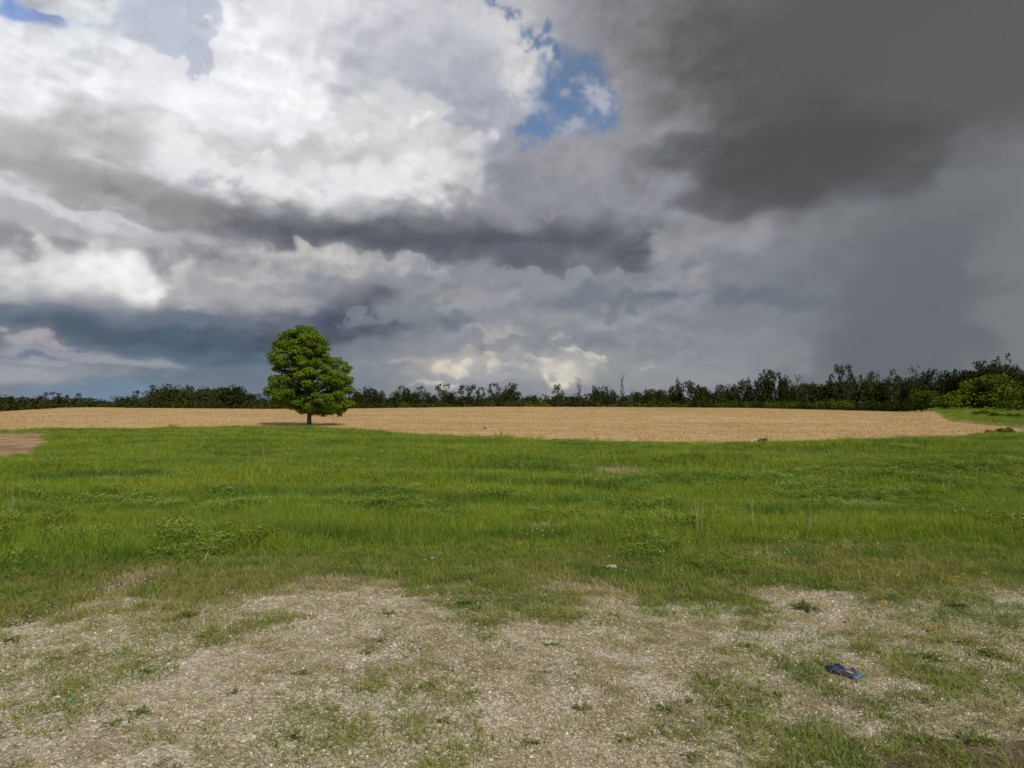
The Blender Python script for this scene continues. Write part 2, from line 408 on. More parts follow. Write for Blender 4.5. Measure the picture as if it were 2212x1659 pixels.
def px_of(x, y): return 1536 + F3 * x / np.maximum(y, 0.5)
def on_flat(px, row):
    """ground point seen at a pixel of the 3072 px picture"""
    d = ray(px * 2212 / 3072, row * 2212 / 3072)
    t = 0.5
    for _ in range(4000):
        x, y, z = d[0] * t, d[1] * t, EYE + d[2] * t
        if z <= float(height(x, y)): break
        t *= 1.003
    return x, y, float(height(x, y))
def at(px, row, Y):
    """point at depth Y seen at that pixel"""
    d = ray(px * 2212 / 3072, row * 2212 / 3072); t = Y / d[1]
    return d[0] * t, Y, EYE + d[2] * t

def sheet(name, us, vs, fn, mat, lift=0.0):
    """grid over (u, v) -> (x, y), draped on the land"""
    U, Vv = np.meshgrid(us, vs); X, Y = fn(U, Vv); Z = height(X, Y) + lift
    V = np.stack([X, Y, Z], -1).reshape(-1, 3); nu, nv = len(us), len(vs)
    i = np.arange(nv - 1)[:, None] * nu + np.arange(nu - 1)[None, :]
    Fc = np.stack([i, i + 1, i + nu + 1, i + nu], -1).reshape(-1, 4)
    return obj(name, quads_mesh(name, V, Fc, mat, True))

# ---- ground, one sheet to the horizon
soil = plain_mat('grassy_soil', (0.060, 0.066, 0.024), (0.085, 0.082, 0.035), scale=1.2, bump=0.02, bscale=12)
def polar(U, Vv): return Vv * np.sin(U), Vv * np.cos(U)
rr = np.concatenate([np.arange(0.6, 12, 0.22), np.geomspace(12, 60, 90), np.geomspace(61, 340, 110), np.geomspace(350, 4500, 30)])
g = sheet('ground', np.radians(np.concatenate([np.arange(-180, -60, 5.0), np.arange(-60, 60, 0.8), np.arange(60, 180.1, 5.0)])), rr, polar, soil)
tag(g, kind='structure')
# the small hole under the viewer's feet
me = g.data

# ---- dry field
def field_material():
    m, t, out = new_mat('dry_stubble')
    P = world_pos(t)
    x, y, z = t.sep(P)
    # drilled rows and swathes run across the view, slightly skewed
    st = t.comb(t.math('MULTIPLY', x, 0.022), t.math('ADD', t.math('MULTIPLY', y, 0.20), t.math('MULTIPLY', x, 0.02)), 0.0)
    a = t.noise(st, 1.0, 6.0, 0.62)['Fac']
    b = t.noise(P, 1.4, 5.0, 0.65)['Fac']
    c = t.noise(P, 0.035, 3.0, 0.5)['Fac']
    col = t.mix(t.ramp(a, 0.36, 0.64), (0.375, 0.252, 0.125), (0.525, 0.375, 0.200))
    col = t.mix(t.ramp(c, 0.42, 0.62, 0, 0.55), col, (0.470, 0.300, 0.155))
    col = t.mix(t.ramp(b, 0.3, 0.7, 0, 0.45), col, (0.450, 0.330, 0.185))
    d = t.n.new('ShaderNodeBsdfPrincipled'); t.put(d.inputs['Base Color'], col); d.inputs['Roughness'].default_value = 0.95
    d.inputs['Specular IOR Level'].default_value = 0.05
    bp = t.n.new('ShaderNodeBump'); bp.inputs['Distance'].default_value = 0.03; bp.inputs['Strength'].default_value = 0.5
    t.l.new(t.noise(P, 5.0, 4.0, 0.7)['Fac'], bp.inputs['Height']); t.l.new(bp.outputs[0], d.inputs['Normal'])
    t.l.new(d.outputs[0], out.inputs['Surface'])
    return m
field_mat = field_material()
us = np.concatenate([np.arange(-2400, 2700, 60.0), np.arange(2700, 3100, 10.0), np.arange(3100, 4800, 60.0)])
def field_fn(U, Vv):
    y0 = np.interp(U, EDGE_X, EDGE_Y) - 0.6; y1 = np.maximum(np.interp(U, FAR_X, FAR_Y), y0 + .3)
    Y = y0 * (y1 / y0) ** Vv
    return (U - 1536) / F3 * Y, Y
f_ = sheet('dry_field', us, np.linspace(0, 1, 110), field_fn, field_mat, 0.06)
tag(f_, kind='structure')

# ---- bare soil patch on the left, inside the meadow
bare_mat = plain_mat('bare_brown_soil', (0.200, 0.118, 0.052), (0.36, 0.240, 0.120), scale=0.5, bump=0.015, bscale=9)
BX = np.array([-2600, -300, 0, 60, 105, 140, 165.]); BN = np.array([18.5, 18.8, 19.0, 19.8, 21.5, 27.0, 35.2]); BF = np.array([33, 35, 36.6, 36.8, 36.9, 37.0, 37.0])
def bare_fn(U, Vv):
    y0 = np.interp(U, BX, BN); y1 = np.interp(U, BX, BF); Y = y0 + (y1 - y0) * Vv
    return (U - 1536) / F3 * Y, Y
b_ = sheet('bare_soil', np.concatenate([np.arange(-1800, 0, 60.0), np.arange(0, 166, 5.0)]), np.linspace(0, 1, 24), bare_fn, bare_mat, 0.05)
tag(b_, kind='structure')

# ---- dark soil in the near right corner
def corner_fn(U, Vv):
    r = (0.34 + 0.05 * np.sin(3 * U) + .03 * np.sin(7 * U)) * Vv
    return 2.20 + r * 1.5 * np.cos(U), 2.98 + r * np.sin(U)
cs = sheet('bare_soil', np.linspace(0, 2 * math.pi, 40), np.linspace(0.02, 1, 8), corner_fn, plain_mat('dark_damp_soil', (0.10, 0.062, 0.040), (0.17, 0.12, 0.08), scale=9, bump=.02, bscale=20), 0.014)
tag(cs, kind='structure')

# ---- gravel yard in front
GX = np.array([-3000, -600, 0, 180, 360, 620, 900, 1200, 1500, 1750, 2000, 2200, 2500, 2800, 3072, 3600, 6000.])
GR = np.array([1940, 1935, 1895, 1850, 1825, 1820, 1775, 1780, 1780, 1790, 1805, 1800, 1775, 1765, 1770, 1780, 1780.])
GY = EYE * F3 / (GR - 1215.0)
def gravel_material():
    m, t, out = new_mat('limestone_gravel')
    P = world_pos(t)
    vo = t.n.new('ShaderNodeTexVoronoi'); t.put(vo.inputs['Vector'], P); vo.inputs['Scale'].default_value = 62.0
    n = t.noise(P, 2.4, 5.0, 0.6)['Fac']; n2 = t.noise(P, 24.0, 4.0, 0.7)['Fac']
    col = t.mix(t.ramp(n, 0.35, 0.62), (0.50, 0.445, 0.345), (0.36, 0.31, 0.20))
    g_ = t.sep(vo.outputs['Color'])
    col = t.vec('SCALE', col, scale=t.ramp(g_[0], 0, 1, 0.55, 1.3, 'LINEAR'))
    col = t.mix(t.ramp(vo.outputs['Distance'], 0.4, 0.8, 0, 0.5), col, (0.18, 0.145, 0.09))
    col = t.mix(t.ramp(n2, 0.52, 0.7, 0, 0.7), col, (0.17, 0.14, 0.06))
    d = t.n.new('ShaderNodeBsdfPrincipled'); t.put(d.inputs['Base Color'], col); d.inputs['Roughness'].default_value = 0.9; d.inputs['Specular IOR Level'].default_value = 0.15
    bp = t.n.new('ShaderNodeBump'); bp.inputs['Distance'].default_value = 0.008; bp.inputs['Strength'].default_value = 0.9
    t.l.new(t.math('SUBTRACT', 1.0, vo.outputs['Distance']), bp.inputs['Height']); t.l.new(bp.outputs[0], d.inputs['Normal'])
    t.l.new(d.outputs[0], out.inputs['Surface'])
    return m
def gravel_fn(U, Vv):
    # U: angle, Vv: 0..1 from behind the viewer to the grass
    far = np.interp(1536 + F3 * np.tan(np.clip(U, -1.3, 1.3)), GX, GY) + 0.35 + 0.18 * np.sin(U * 23) + 0.1 * np.sin(U * 57 + 1)
    rad = far / np.maximum(np.cos(U), 0.25)
    r = 0.7 + (np.minimum(rad, 14) - 0.7) * Vv
    return r * np.sin(U), r * np.cos(U)
gv = sheet('gravel_yard', np.radians(np.linspace(-88, 88, 200)), np.linspace(0, 1, 60), gravel_fn, gravel_material(), 0.006)
tag(gv, kind='structure')

# ================================================================ scattering of what nobody could count
PROTO = {}
def proto_collection(key, objs):
    c = bpy.data.collections.new(key)
    for o in objs: c.objects.link(o)
    PROTO[key] = c
    return c

def scatter(name, label, P, rot, scl, pick, coll):
    me = bpy.data.meshes.new(name); n = len(P)
    me.vertices.add(n); me.vertices.foreach_set('co', np.asarray(P, np.float32).ravel())
    a = me.attributes.new('turn', 'FLOAT_VECTOR', 'POINT'); a.data.foreach_set('vector', np.asarray(rot, np.float32).ravel())
    a = me.attributes.new('size', 'FLOAT_VECTOR', 'POINT'); a.data.foreach_set('vector', np.asarray(scl, np.float32).ravel())
    a = me.attributes.new('pick', 'INT', 'POINT'); a.data.foreach_set('value', np.asarray(pick, np.int32).ravel())
    o = bpy.data.objects.new(name, me); COL.objects.link(o)
    gt = bpy.data.node_groups.new(name, 'GeometryNodeTree')
    gt.interface.new_socket('Geometry', in_out='INPUT', socket_type='NodeSocketGeometry')
    gt.interface.new_socket('Geometry', in_out='OUTPUT', socket_type='NodeSocketGeometry')
    N = gt.nodes; L = gt.links
    gi = N.new('NodeGroupInput'); go = N.new('NodeGroupOutput'); ip = N.new('GeometryNodeInstanceOnPoints')
    ci = N.new('GeometryNodeCollectionInfo'); ci.inputs['Collection'].default_value = coll
    ci.inputs['Separate Children'].default_value = True; ci.inputs['Reset Children'].default_value = True
    def named(nm, ty):
        q = N.new('GeometryNodeInputNamedAttribute'); q.data_type = ty; q.inputs['Name'].default_value = nm
        return q.outputs['Attribute']
    L.new(gi.outputs[0], ip.inputs['Points']); L.new(ci.outputs[0], ip.inputs['Instance']); ip.inputs['Pick Instance'].default_value = True
    L.new(named('pick', 'INT'), ip.inputs['Instance Index']); L.new(named('turn', 'FLOAT_VECTOR'), ip.inputs['Rotation']); L.new(named('size', 'FLOAT_VECTOR'), ip.inputs['Scale'])
    L.new(ip.outputs[0], go.inputs[0])
    md = o.modifiers.new('scatter', 'NODES'); md.node_group = gt
    tag(o, label=label, kind='stuff')
    return o

def blades(n, h, spread, lean, width, segs=3, hvar=0.35, curl=0.6, rs=None):
    """tuft of n grass blades as tapering strips"""
    r = rs or rng; V = []; Fc = []
    for b in range(n):
        a = r.uniform(0, 2 * math.pi); rad = spread * math.sqrt(r.random()); bx, by = rad * math.cos(a), rad * math.sin(a)
        H = h * (1 - hvar * r.random() * 1.4 + hvar * 0.4); da = r.uniform(0, 2 * math.pi); ln = lean * r.random() ** 0.7
        w = width * r.uniform(0.7, 1.3); wa = da + math.pi / 2 + r.uniform(-.5, .5); base = len(V)
        for s in range(segs + 1):
            f = s / segs; off = ln * H * (f ** (1 + curl)); zz = H * (f - 0.25 * ln * f * f)
            cx, cy = bx + off * math.cos(da), by + off * math.sin(da); ww = w * (1 - f ** 1.5) / 2 + 0.0004
            V.append((cx - ww * math.cos(wa), cy - ww * math.sin(wa), zz)); V.append((cx + ww * math.cos(wa), cy + ww * math.sin(wa), zz))
            if s: Fc.append((base + 2 * s - 2, base + 2 * s - 1, base + 2 * s + 1, base + 2 * s))
    return V, Fc

# ================================================================ grass
G1 = leaf_mat('meadow_grass', (0.180, 0.258, 0.028), (0.265, 0.318, 0.034), patch=0.20, flat=(0.45, 1.5, 1.0), c3=(0.115, 0.195, 0.030))  # third tone puts the mounds' shading into the grass colour as wide darker bands
G2 = leaf_mat('broad_weed', (0.160, 0.235, 0.034), (0.210, 0.280, 0.046), patch=0.3, trans=0.35)
G3 = leaf_mat('dry_grass', (0.320, 0.285, 0.135), (0.430, 0.370, 0.205), patch=0.5, trans=0.3)
G4 = leaf_mat('short_grass', (0.195, 0.235, 0.045), (0.275, 0.270, 0.080), patch=0.45, c3=(0.150, 0.215, 0.040))
def proto(name, V, Fc, mat):
    return mesh_obj(name, V, Fc, mat, link=False)
def leafy(n, h, spread, size, rs):
    """weed: stems with small leaves"""
    V = []; Fc = []
    for _ in range(n):
        a = rs.uniform(0, 6.283); rad = spread * math.sqrt(rs.random()); z = h * rs.random() ** 0.7
        c = Vector((rad * math.cos(a), rad * math.sin(a), z)); L = size * rs.uniform(.6, 1.3); w = L * 0.32
        d = Vector((math.cos(a + rs.uniform(-1, 1)), math.sin(a + rs.uniform(-1, 1)), rs.uniform(-0.3, 0.9))).normalized()
        s = d.cross(Vector((0, 0, 1))).normalized() * w
        b = len(V); V += [c, c + d * L * .5 + s, c + d * L, c + d * L * .5 - s]; Fc.append((b, b + 1, b + 2, b + 3))
    return V, Fc
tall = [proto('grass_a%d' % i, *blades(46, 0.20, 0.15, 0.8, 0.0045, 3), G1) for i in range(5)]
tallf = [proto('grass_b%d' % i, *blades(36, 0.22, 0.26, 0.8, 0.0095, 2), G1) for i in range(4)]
weeds = [proto('grass_c%d' % i, *leafy(230, 0.19, 0.19, 0.036, rng), G2) for i in range(3)]
short = [proto('grass_d%d' % i, *blades(34, 0.075, 0.10, 0.9, 0.0045, 3), G4) for i in range(4)]
dry = [proto('grass_e%d' % i, *blades(22, 0.055, 0.07, 1.2, 0.0035, 3), G3) for i in range(3)]
seed = [proto('grass_f%d' % i, *blades(5, 0.50, 0.10, 0.25, 0.006, 3), G3) for i in range(2)]
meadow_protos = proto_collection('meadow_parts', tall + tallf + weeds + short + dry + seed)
I_TALL, I_FAR, I_WEED, I_SHORT, I_DRY, I_SEED = 0, 5, 9, 12, 16, 19

def patch_noise(x, y, s, k):
    """cheap smooth noise in 0..1"""
    g_ = np.random.default_rng(100 + k); v = np.zeros_like(x, float)
    for o_ in range(9):
        a = g_.uniform(0, 6.283); f = s * g_.uniform(.6, 2.2); p = g_.uniform(0, 6.283)
        v += np.sin((x * math.cos(a) + y * math.sin(a)) * f + p + 1.3 * np.sin(x * f * .7 * math.sin(a) - y * f * .6 + p))
    return np.clip(0.5 + v / 9 * 1.1, 0, 1)

def wedge(n_per_m2, y0, y1, half=0.92, seed_=0):
    g_ = np.random.default_rng(seed_)
    area = half * (y1 * y1 - y0 * y0); n = int(area * n_per_m2)
    y = np.sqrt(g_.random(n) * (y1 * y1 - y0 * y0) + y0 * y0); x = (g_.random(n) * 2 - 1) * half * y
    return x, y, g_

BARE = [(1870, 1418, 0.85, 1.3), (1725, 1412, 0.25, 0.5), (1640, 1592, 0.34, 0.3), (2600, 1522, 0.4, 0.5), (2286, 1680, 0.13, 0.08), (2900, 1550, .4, .2), (330, 1452, .8, .3)]
def bare_amount(x, y):
    b = np.zeros_like(x)
    for px, row, hw, hd in BARE:
        my = EYE * F3 / (row - 1215.5); mx = (px - 1536) * my / F3
        b = np.maximum(b, np.exp(-((x - mx) / hw) ** 2 - ((y - my) / hd) ** 2))
    return b

Ps, Rs, Ss, Ks = [], [], [], []
def add(x, y, sx_, sz_, pick, g_, tilt=0.12, dz=0.0):
    n = len(x)
    if n == 0: return
    Ps.append(np.stack([x, y, height(x, y) + dz], 1))
    Rs.append(np.stack([g_.normal(0, tilt, n), g_.normal(0, tilt, n), g_.uniform(0, 6.283, n)], 1))
    Ss.append(np.stack([sx_, sx_, sz_], 1)); Ks.append(pick)

for (dens, y0, y1, half, sd) in ((100, 4.5, 11, 0.92, 1), (46, 11, 20, 0.88, 2), (24, 20, 34, 0.86, 3), (14, 34, 60, 0.85, 4), (3.5, 60, 190, 1.0, 5)):
    x, y, g_ = wedge(dens, y0, y1, half, sd)
    px = px_of(x, y)
    gy = np.interp(px, GX, GY); ey = np.interp(px, EDGE_X, EDGE_Y); fy = np.interp(px, FAR_X, FAR_Y)
    if y0 >= 60:
        q = px > 2700; x, y, px, gy, ey, fy = x[q], y[q], px[q], gy[q], ey[q], fy[q]
    n = len(x); wob = (patch_noise(x, y, 1.5, 1) - .5)
    tallstart = gy + np.interp(px, [0, 900, 1500, 2200, 3072], [1.5, 1.0, 1.15, 1.5, 1.3]) + wob * 1.2
    meadow = (y > tallstart) & ((y < ey + 0.25 * wob) | (y > fy + wob))
    inbare = (px < 152 + 12 * wob) & (y > np.interp(px, BX, BN) - .1 + .5 * wob) & (y < np.interp(px, BX, BF))
    ba = bare_amount(x, y)
    keep = meadow & ~inbare & (g_.random(n) > ba * 1.25)
    x, y, px, ba, ty = x[keep], y[keep], px[keep], ba[keep], tallstart[keep]; n = len(x)
    r = g_.random(n)
    lump = patch_noise(x, y, 0.9, 2); big = patch_noise(x, y, 0.25, 3)
    grow = smooth01((y - ty) / 1.6)
    edge = np.interp(px, EDGE_X, EDGE_Y)
    hsc = (0.35 + 0.65 * grow) * (0.55 + 0.55 * lump + 0.3 * big) * g_.uniform(.75, 1.2, n)
    hsc = hsc * np.where((y < edge) & (y > edge - 6), 0.75, 1.0) * (1 - 0.6 * ba)
    hsc = np.where(y > edge, hsc * 1.6, hsc)
    rightweed = smooth01((px - 1700) / 900) * smooth01((y - 9) / 4) * smooth01((26 - y) / 8)
    wn = patch_noise(x, y, 1.1, 4) * .6 + patch_noise(x, y, 3.0, 14) * .4
    isweed = r < smooth01((wn + 0.16 * rightweed - 0.48) / 0.35) * (0.22 + 0.40 * rightweed)
    isseed = (~isweed) & (r > 0.9988)
    pick = np.where(y < 13, I_TALL + g_.integers(0, 5, n), I_FAR + g_.integers(0, 4, n))
    pick = np.where(isweed, I_WEED + g_.integers(0, 3, n), pick); pick = np.where(isseed, I_SEED + g_.integers(0, 2, n), pick)
    wsc = np.where(pick >= I_WEED, g_.uniform(.8, 1.4, n), g_.uniform(.85, 1.3, n)) * np.where(y > 60, 2.6, np.where(y > 30, 1.35, 1.0))
    add(x, y, wsc, hsc, pick, g_)
grass_n = sum(map(len, Ps))
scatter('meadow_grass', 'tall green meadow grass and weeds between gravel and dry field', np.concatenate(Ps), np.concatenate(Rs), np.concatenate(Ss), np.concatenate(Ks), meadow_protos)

# short worn turf at the edge of the gravel and patches within it
Ps, Rs, Ss, Ks = [], [], [], []
x, y, g_ = wedge(520, 2.3, 9.5, 0.92, 8)
px = px_of(x, y); gy = np.interp(px, GX, GY); n = len(x)
ty = gy + np.interp(px, [0, 900, 1500, 2200, 3072], [1.5, 1.0, 1.15, 1.5, 1.3])
pn = patch_noise(x * .6, y * 1.3, 2.0, 6) * 0.5 + patch_noise(x * .6, y * 1.3, 6.5, 7) * 0.5
cov = smooth01((y - gy + 1.1 + (pn - 0.5) * 4.6) / 2.2)                # turf thins out into the gravel in patches
rt = smooth01((px - 1700) / 1000)
inside = smooth01((pn - (0.57 - 0.11 * rt)) / 0.08) * (0.55 + .30 * rt)
keep = (g_.random(n) < np.maximum(cov * .95, inside * 0.8 + 0.36)) & (y < ty + 1.2)
x, y, px, gy = x[keep], y[keep], px[keep], gy[keep]; n = len(x)
green = (patch_noise(x, y, 1.6, 9) * .6 + patch_noise(x, y, 5.0, 19) * .4 + 0.30 * smooth01((y - gy + .2) / 1.0) + 0.10 * smooth01((px - 1600) / 900) + g_.normal(0, .09, n)) > 0.60
pick = np.where(green, I_SHORT + g_.integers(0, 4, n), I_DRY + g_.integers(0, 3, n))
add(x, y, g_.uniform(.6, 1.2, n), g_.uniform(.5, 1.1, n) * np.where(y > gy, 1.0, 0.55), pick, g_, 0.2)
scatter('worn_turf', 'short worn turf and dead grass growing through the gravel edge', np.concatenate(Ps), np.concatenate(Rs), np.concatenate(Ss), np.concatenate(Ks), meadow_protos)

# stubble that roughens the dry field
st_mat = leaf_mat('straw_stubble', (0.44, 0.310, 0.150), (0.53, 0.385, 0.20), patch=0.05, trans=0.2)
stub = [proto('stubble_%d' % i, *blades(46, 0.13, 0.60, 0.9, 0.016, 1), st_mat) for i in range(4)]
stub_c = proto_collection('stubble_parts', stub)
Ps, Rs, Ss, Ks = [], [], [], []
for dens, y0, y1, sd in ((2.6, 26, 60, 21), (0.9, 60, 182, 22)):
    x, y, g_ = wedge(dens, y0, y1, 0.8, sd); px = px_of(x, y)
    keep = (y > np.interp(px, EDGE_X, EDGE_Y) - .1) & (y < np.interp(px, FAR_X, FAR_Y)); x, y = x[keep], y[keep]; n = len(x)
    big = 1.0 if y0 < 50 else 1.7
    add(x, y, g_.uniform(.8, 1.3, n) * big, g_.uniform(.5, 1.1, n), g_.integers(0, 4, n), g_, 0.05, 0.05)
scatter('field_stubble', 'dry tan stubble standing all over the field', np.concatenate(Ps), np.concatenate(Rs), np.concatenate(Ss), np.concatenate(Ks), stub_c)

# straw litter on the bare spots, and dead grass standing along the field's right margin
Ps, Rs, Ss, Ks = [], [], [], []
pxm = rng.uniform(2775, 3150, 900); ym = np.interp(pxm, FAR_X, FAR_Y) * (1 + rng.normal(0.01, .018, 900)); xm = (pxm - 1536) / F3 * ym
add(xm, ym, rng.uniform(1.5, 3.5, 900), rng.uniform(2.5, 7, 900), I_DRY + rng.integers(0, 3, 900), rng, 0.3)
pxm = rng.uniform(-50, 175, 500); side = rng.random(500) < .5
ym = np.where(side, np.interp(pxm, BX, BN), np.interp(pxm, BX, BF)) + rng.normal(0, .35, 500); xm = (pxm - 1536) / F3 * ym
add(xm, ym, rng.uniform(1.2, 2.5, 500), rng.uniform(1, 2.5, 500), I_DRY + rng.integers(0, 3, 500), rng, 0.3)
for px0, row0, hw, hd in BARE:
    my = EYE * F3 / (row0 - 1215.5); mx = (px0 - 1536) * my / F3; n = int(260 * hw * hd / .3 + 20)
    x = rng.normal(mx, hw * .6, n); y = rng.normal(my, hd * .6, n)
    add(x, y, rng.uniform(1, 1.8, n), rng.uniform(.5, 1.0, n), I_DRY + rng.integers(0, 3, n), rng, 0.5)
scatter('straw_litter', 'dead pale straw lying on thin spots of the meadow', np.concatenate(Ps), np.concatenate(Rs), np.concatenate(Ss), np.concatenate(Ks), meadow_protos)

# ---- gravel stones
def stone_mat():
    m, t, out = new_mat('limestone_chip')
    oi = t.n.new('ShaderNodeObjectInfo').outputs['Random']
    n = t.n.new('ShaderNodeValToRGB'); t.l.new(oi, n.inputs[0]); e = n.color_ramp.elements
    e[0].position = 0.0; e[0].color = (0.28, 0.24, 0.175, 1); e[1].position = 1.0; e[1].color = (0.66, 0.62, 0.54, 1)
    for p_, c_ in ((0.3, (0.39, 0.34, 0.26, 1)), (0.65, (0.47, 0.42, 0.335, 1)), (0.93, (0.54, 0.49, 0.405, 1))):
        q = n.color_ramp.elements.new(p_); q.color = c_
    d = t.n.new('ShaderNodeBsdfPrincipled'); t.l.new(n.outputs[0], d.inputs['Base Color']); d.inputs['Roughness'].default_value = 0.85; d.inputs['Specular IOR Level'].default_value = 0.2
    t.l.new(d.outputs[0], out.inputs['Surface'])
    return m
sm = stone_mat()
def stone(i):
    bm = bmesh.new(); bmesh.ops.create_icosphere(bm, subdivisions=1, radius=0.5)
    for v in bm.verts: v.co = v.co * random.uniform(.7, 1.15); v.co.z *= 0.6
    me = bpy.data.meshes.new('stone_%d' % i); bm.to_mesh(me); bm.free(); me.materials.append(sm)
    return bpy.data.objects.new('stone_%d' % i, me)
stones_c = proto_collection('stone_parts', [stone(i) for i in range(6)])
Ps, Rs, Ss, Ks = [], [], [], []
for dens, y0, y1, s0, s1, sd in ((2600, 2.3, 4.2, .007, .016, 31), (1700, 4.2, 7.6, .008, .019, 32)):
    x, y, g_ = wedge(dens, y0, y1, 0.9, sd); px = px_of(x, y); gy = np.interp(px, GX, GY); n = len(x)
    keep = g_.random(n) < 1 - smooth01((y - gy + 0.3) / 1.8); x, y = x[keep], y[keep]; n = len(x)
    s = (s0 * .7 + (s1 * 1.5 - s0 * .7) * g_.random(n) ** 2.2); Ps.append(np.stack([x, y, height(x, y) + 0.006 + s * .1], 1))
    Rs.append(g_.uniform(-.5, .5, (n, 3)) + np.stack([np.zeros(n), np.zeros(n), g_.uniform(0, 6.28, n)], 1))
    Ss.append(np.stack([s, s * g_.uniform(.6, 1, n), s * g_.uniform(.6, 1, n)], 1)); Ks.append(g_.integers(0, 6, n))
scatter('gravel', 'pale crushed limestone gravel strewn over the yard in front', np.concatenate(Ps), np.concatenate(Rs), np.concatenate(Ss), np.concatenate(Ks), stones_c)

# ================================================================ trees
def tube(V, Fc, p0, p1, r0, r1, n=6):
    p0, p1 = Vector(p0), Vector(p1); d = (p1 - p0)
    if d.length < 1e-5: return
    d.normalize(); a = d.orthogonal().normalized(); b = d.cross(a); s = len(V)
    for p, r in ((p0, r0), (p1, r1)):
        for k in range(n):
            t = 2 * math.pi * k / n; V.append(p + (a * math.cos(t) + b * math.sin(t)) * r)
    for k in range(n):
        Fc.append((s + k, s + (k + 1) % n, s + n + (k + 1) % n, s + n + k))

def limb(V, Fc, p0, p1, r0, r1, rs, bend=0.12, n=6, segs=4):
    p0, p1 = Vector(p0), Vector(p1); L = (p1 - p0).length; prev = p0; pr = r0
    for k in range(1, segs + 1):
        f = k / segs; q = p0.lerp(p1, f)
        if k < segs: q += Vector((rs.uniform(-1, 1), rs.uniform(-1, 1), rs.uniform(-.3, .8))) * L * bend * math.sin(math.pi * f) * .6
        r = r0 + (r1 - r0) * f; tube(V, Fc, prev, q, pr, r, n); prev, pr = q, r
    return prev

def fork(V, Fc, p, d, L, r, depth, rs, spread=0.5, n=4, up=0.15):
    """bare branching"""
    q = p + d * L; limb(V, Fc, p, q, r, r * .65, rs, .15, n, 2)
    if depth <= 0: return
    for _ in range(rs.integers(2, 4)):
        nd = (d + Vector((rs.normal(0, spread), rs.normal(0, spread), rs.normal(up, spread * .6)))).normalized()
        fork(V, Fc, p + d * L * rs.uniform(.55, 1.0), nd, L * rs.uniform(.55, .8), r * .58, depth - 1, rs, spread, max(3, n - 1), up)

def leaves(puffs, n, size, rs, up=0.35, shell=0.35, ratio=0.75, droop=0.0):
    """leaf quads through the shells of puffs (cx, cy, cz, rx, ry, rz)"""
    Pf = np.array(puffs, float); w = (Pf[:, 3] * Pf[:, 5]); w /= w.sum()
    k = rs.choice(len(Pf), n, p=w)
    d = rs.normal(size=(n, 3)); d[:, 2] += up; d /= np.linalg.norm(d, axis=1)[:, None]
    rad = 1 - shell * rs.random(n) ** 1.5 + rs.normal(0, .035, n)
    c = Pf[k, :3] + d * Pf[k, 3:] * rad[:, None]
    nn = d * 0.8 + rs.normal(0, .55, (n, 3)); nn[:, 2] += 0.35; nn /= np.linalg.norm(nn, axis=1)[:, None]
    t = np.cross(nn, rs.normal(size=(n, 3))); t /= np.linalg.norm(t, axis=1)[:, None]; b = np.cross(nn, t)
    s = size * rs.uniform(.55, 1.35, n)[:, None]
    A = c - t * s * .5; B = c + b * s * ratio * .5 + nn * s * .08; Cc = c + t * s * .5; Dd = c - b * s * ratio * .5 + nn * s * .08
    V = np.stack([A, B, Cc, Dd], 1).reshape(-1, 3); F_ = np.arange(4 * n).reshape(-1, 4)
    return V, F_

BARK = plain_mat('bark', (0.085, 0.065, 0.048), (0.15, 0.125, 0.10), scale=6, stretch=(3, 3, 0.6), bump=0.02, bscale=14)
BARKD = plain_mat('dark_bark', (0.035, 0.029, 0.024), (0.070, 0.060, 0.050), scale=3, stretch=(3, 3, 0.5))
BARKG = plain_mat('grey_twigs', (0.10, 0.085, 0.07), (0.16, 0.14, 0.12), scale=3, stretch=(3, 3, 0.5))
MAPLE = leaf_mat('maple_leaves', (0.095, 0.160, 0.009), (0.140, 0.205, 0.010), patch=0.6, trans=0.30, scale2=2.2)

# ---------------------------------------------------------------- the lone maple
TX, TY = (928 - 1536) / F3 * 52.0, 52.0
TZ = float(height(TX, TY))
tree0 = empty('maple_tree', (TX, TY, TZ))
tag(tree0, 'lone round-crowned bright green tree standing at the edge of the dry field', 'tree')
K = 52.0 / F3                                           # metres per pixel of the 3072 px picture, at the tree
OUT = [(984, 922, 931), (990, 890, 946), (998, 858, 952), (1010, 838, 964), (1022, 830, 994), (1043, 815, 994), (1052, 812, 990), (1060, 808, 1008),
       (1074, 802, 1016), (1084, 806, 1024), (1094, 809, 1046), (1104, 826, 1055), (1112, 812, 1056), (1122, 800, 1058), (1134, 797, 1063), (1150, 796, 1066), (1166, 794, 1069), (1180, 791, 1066), (1192, 800, 1062),
       (1204, 818, 1066), (1214, 850, 1056), (1224, 876, 1046), (1232, 898, 1030), (1240, 908, 998), (1248, 925, 965)]
rows = np.array([o_[0] for o_ in OUT]); Lf = np.array([o_[1] for o_ in OUT]); Rt = np.array([o_[2] for o_ in OUT])
z_of = lambda row: EYE - TZ + (1215.5 - row) * K
rsT = np.random.default_rng(3)
puffs = []
tries = 0
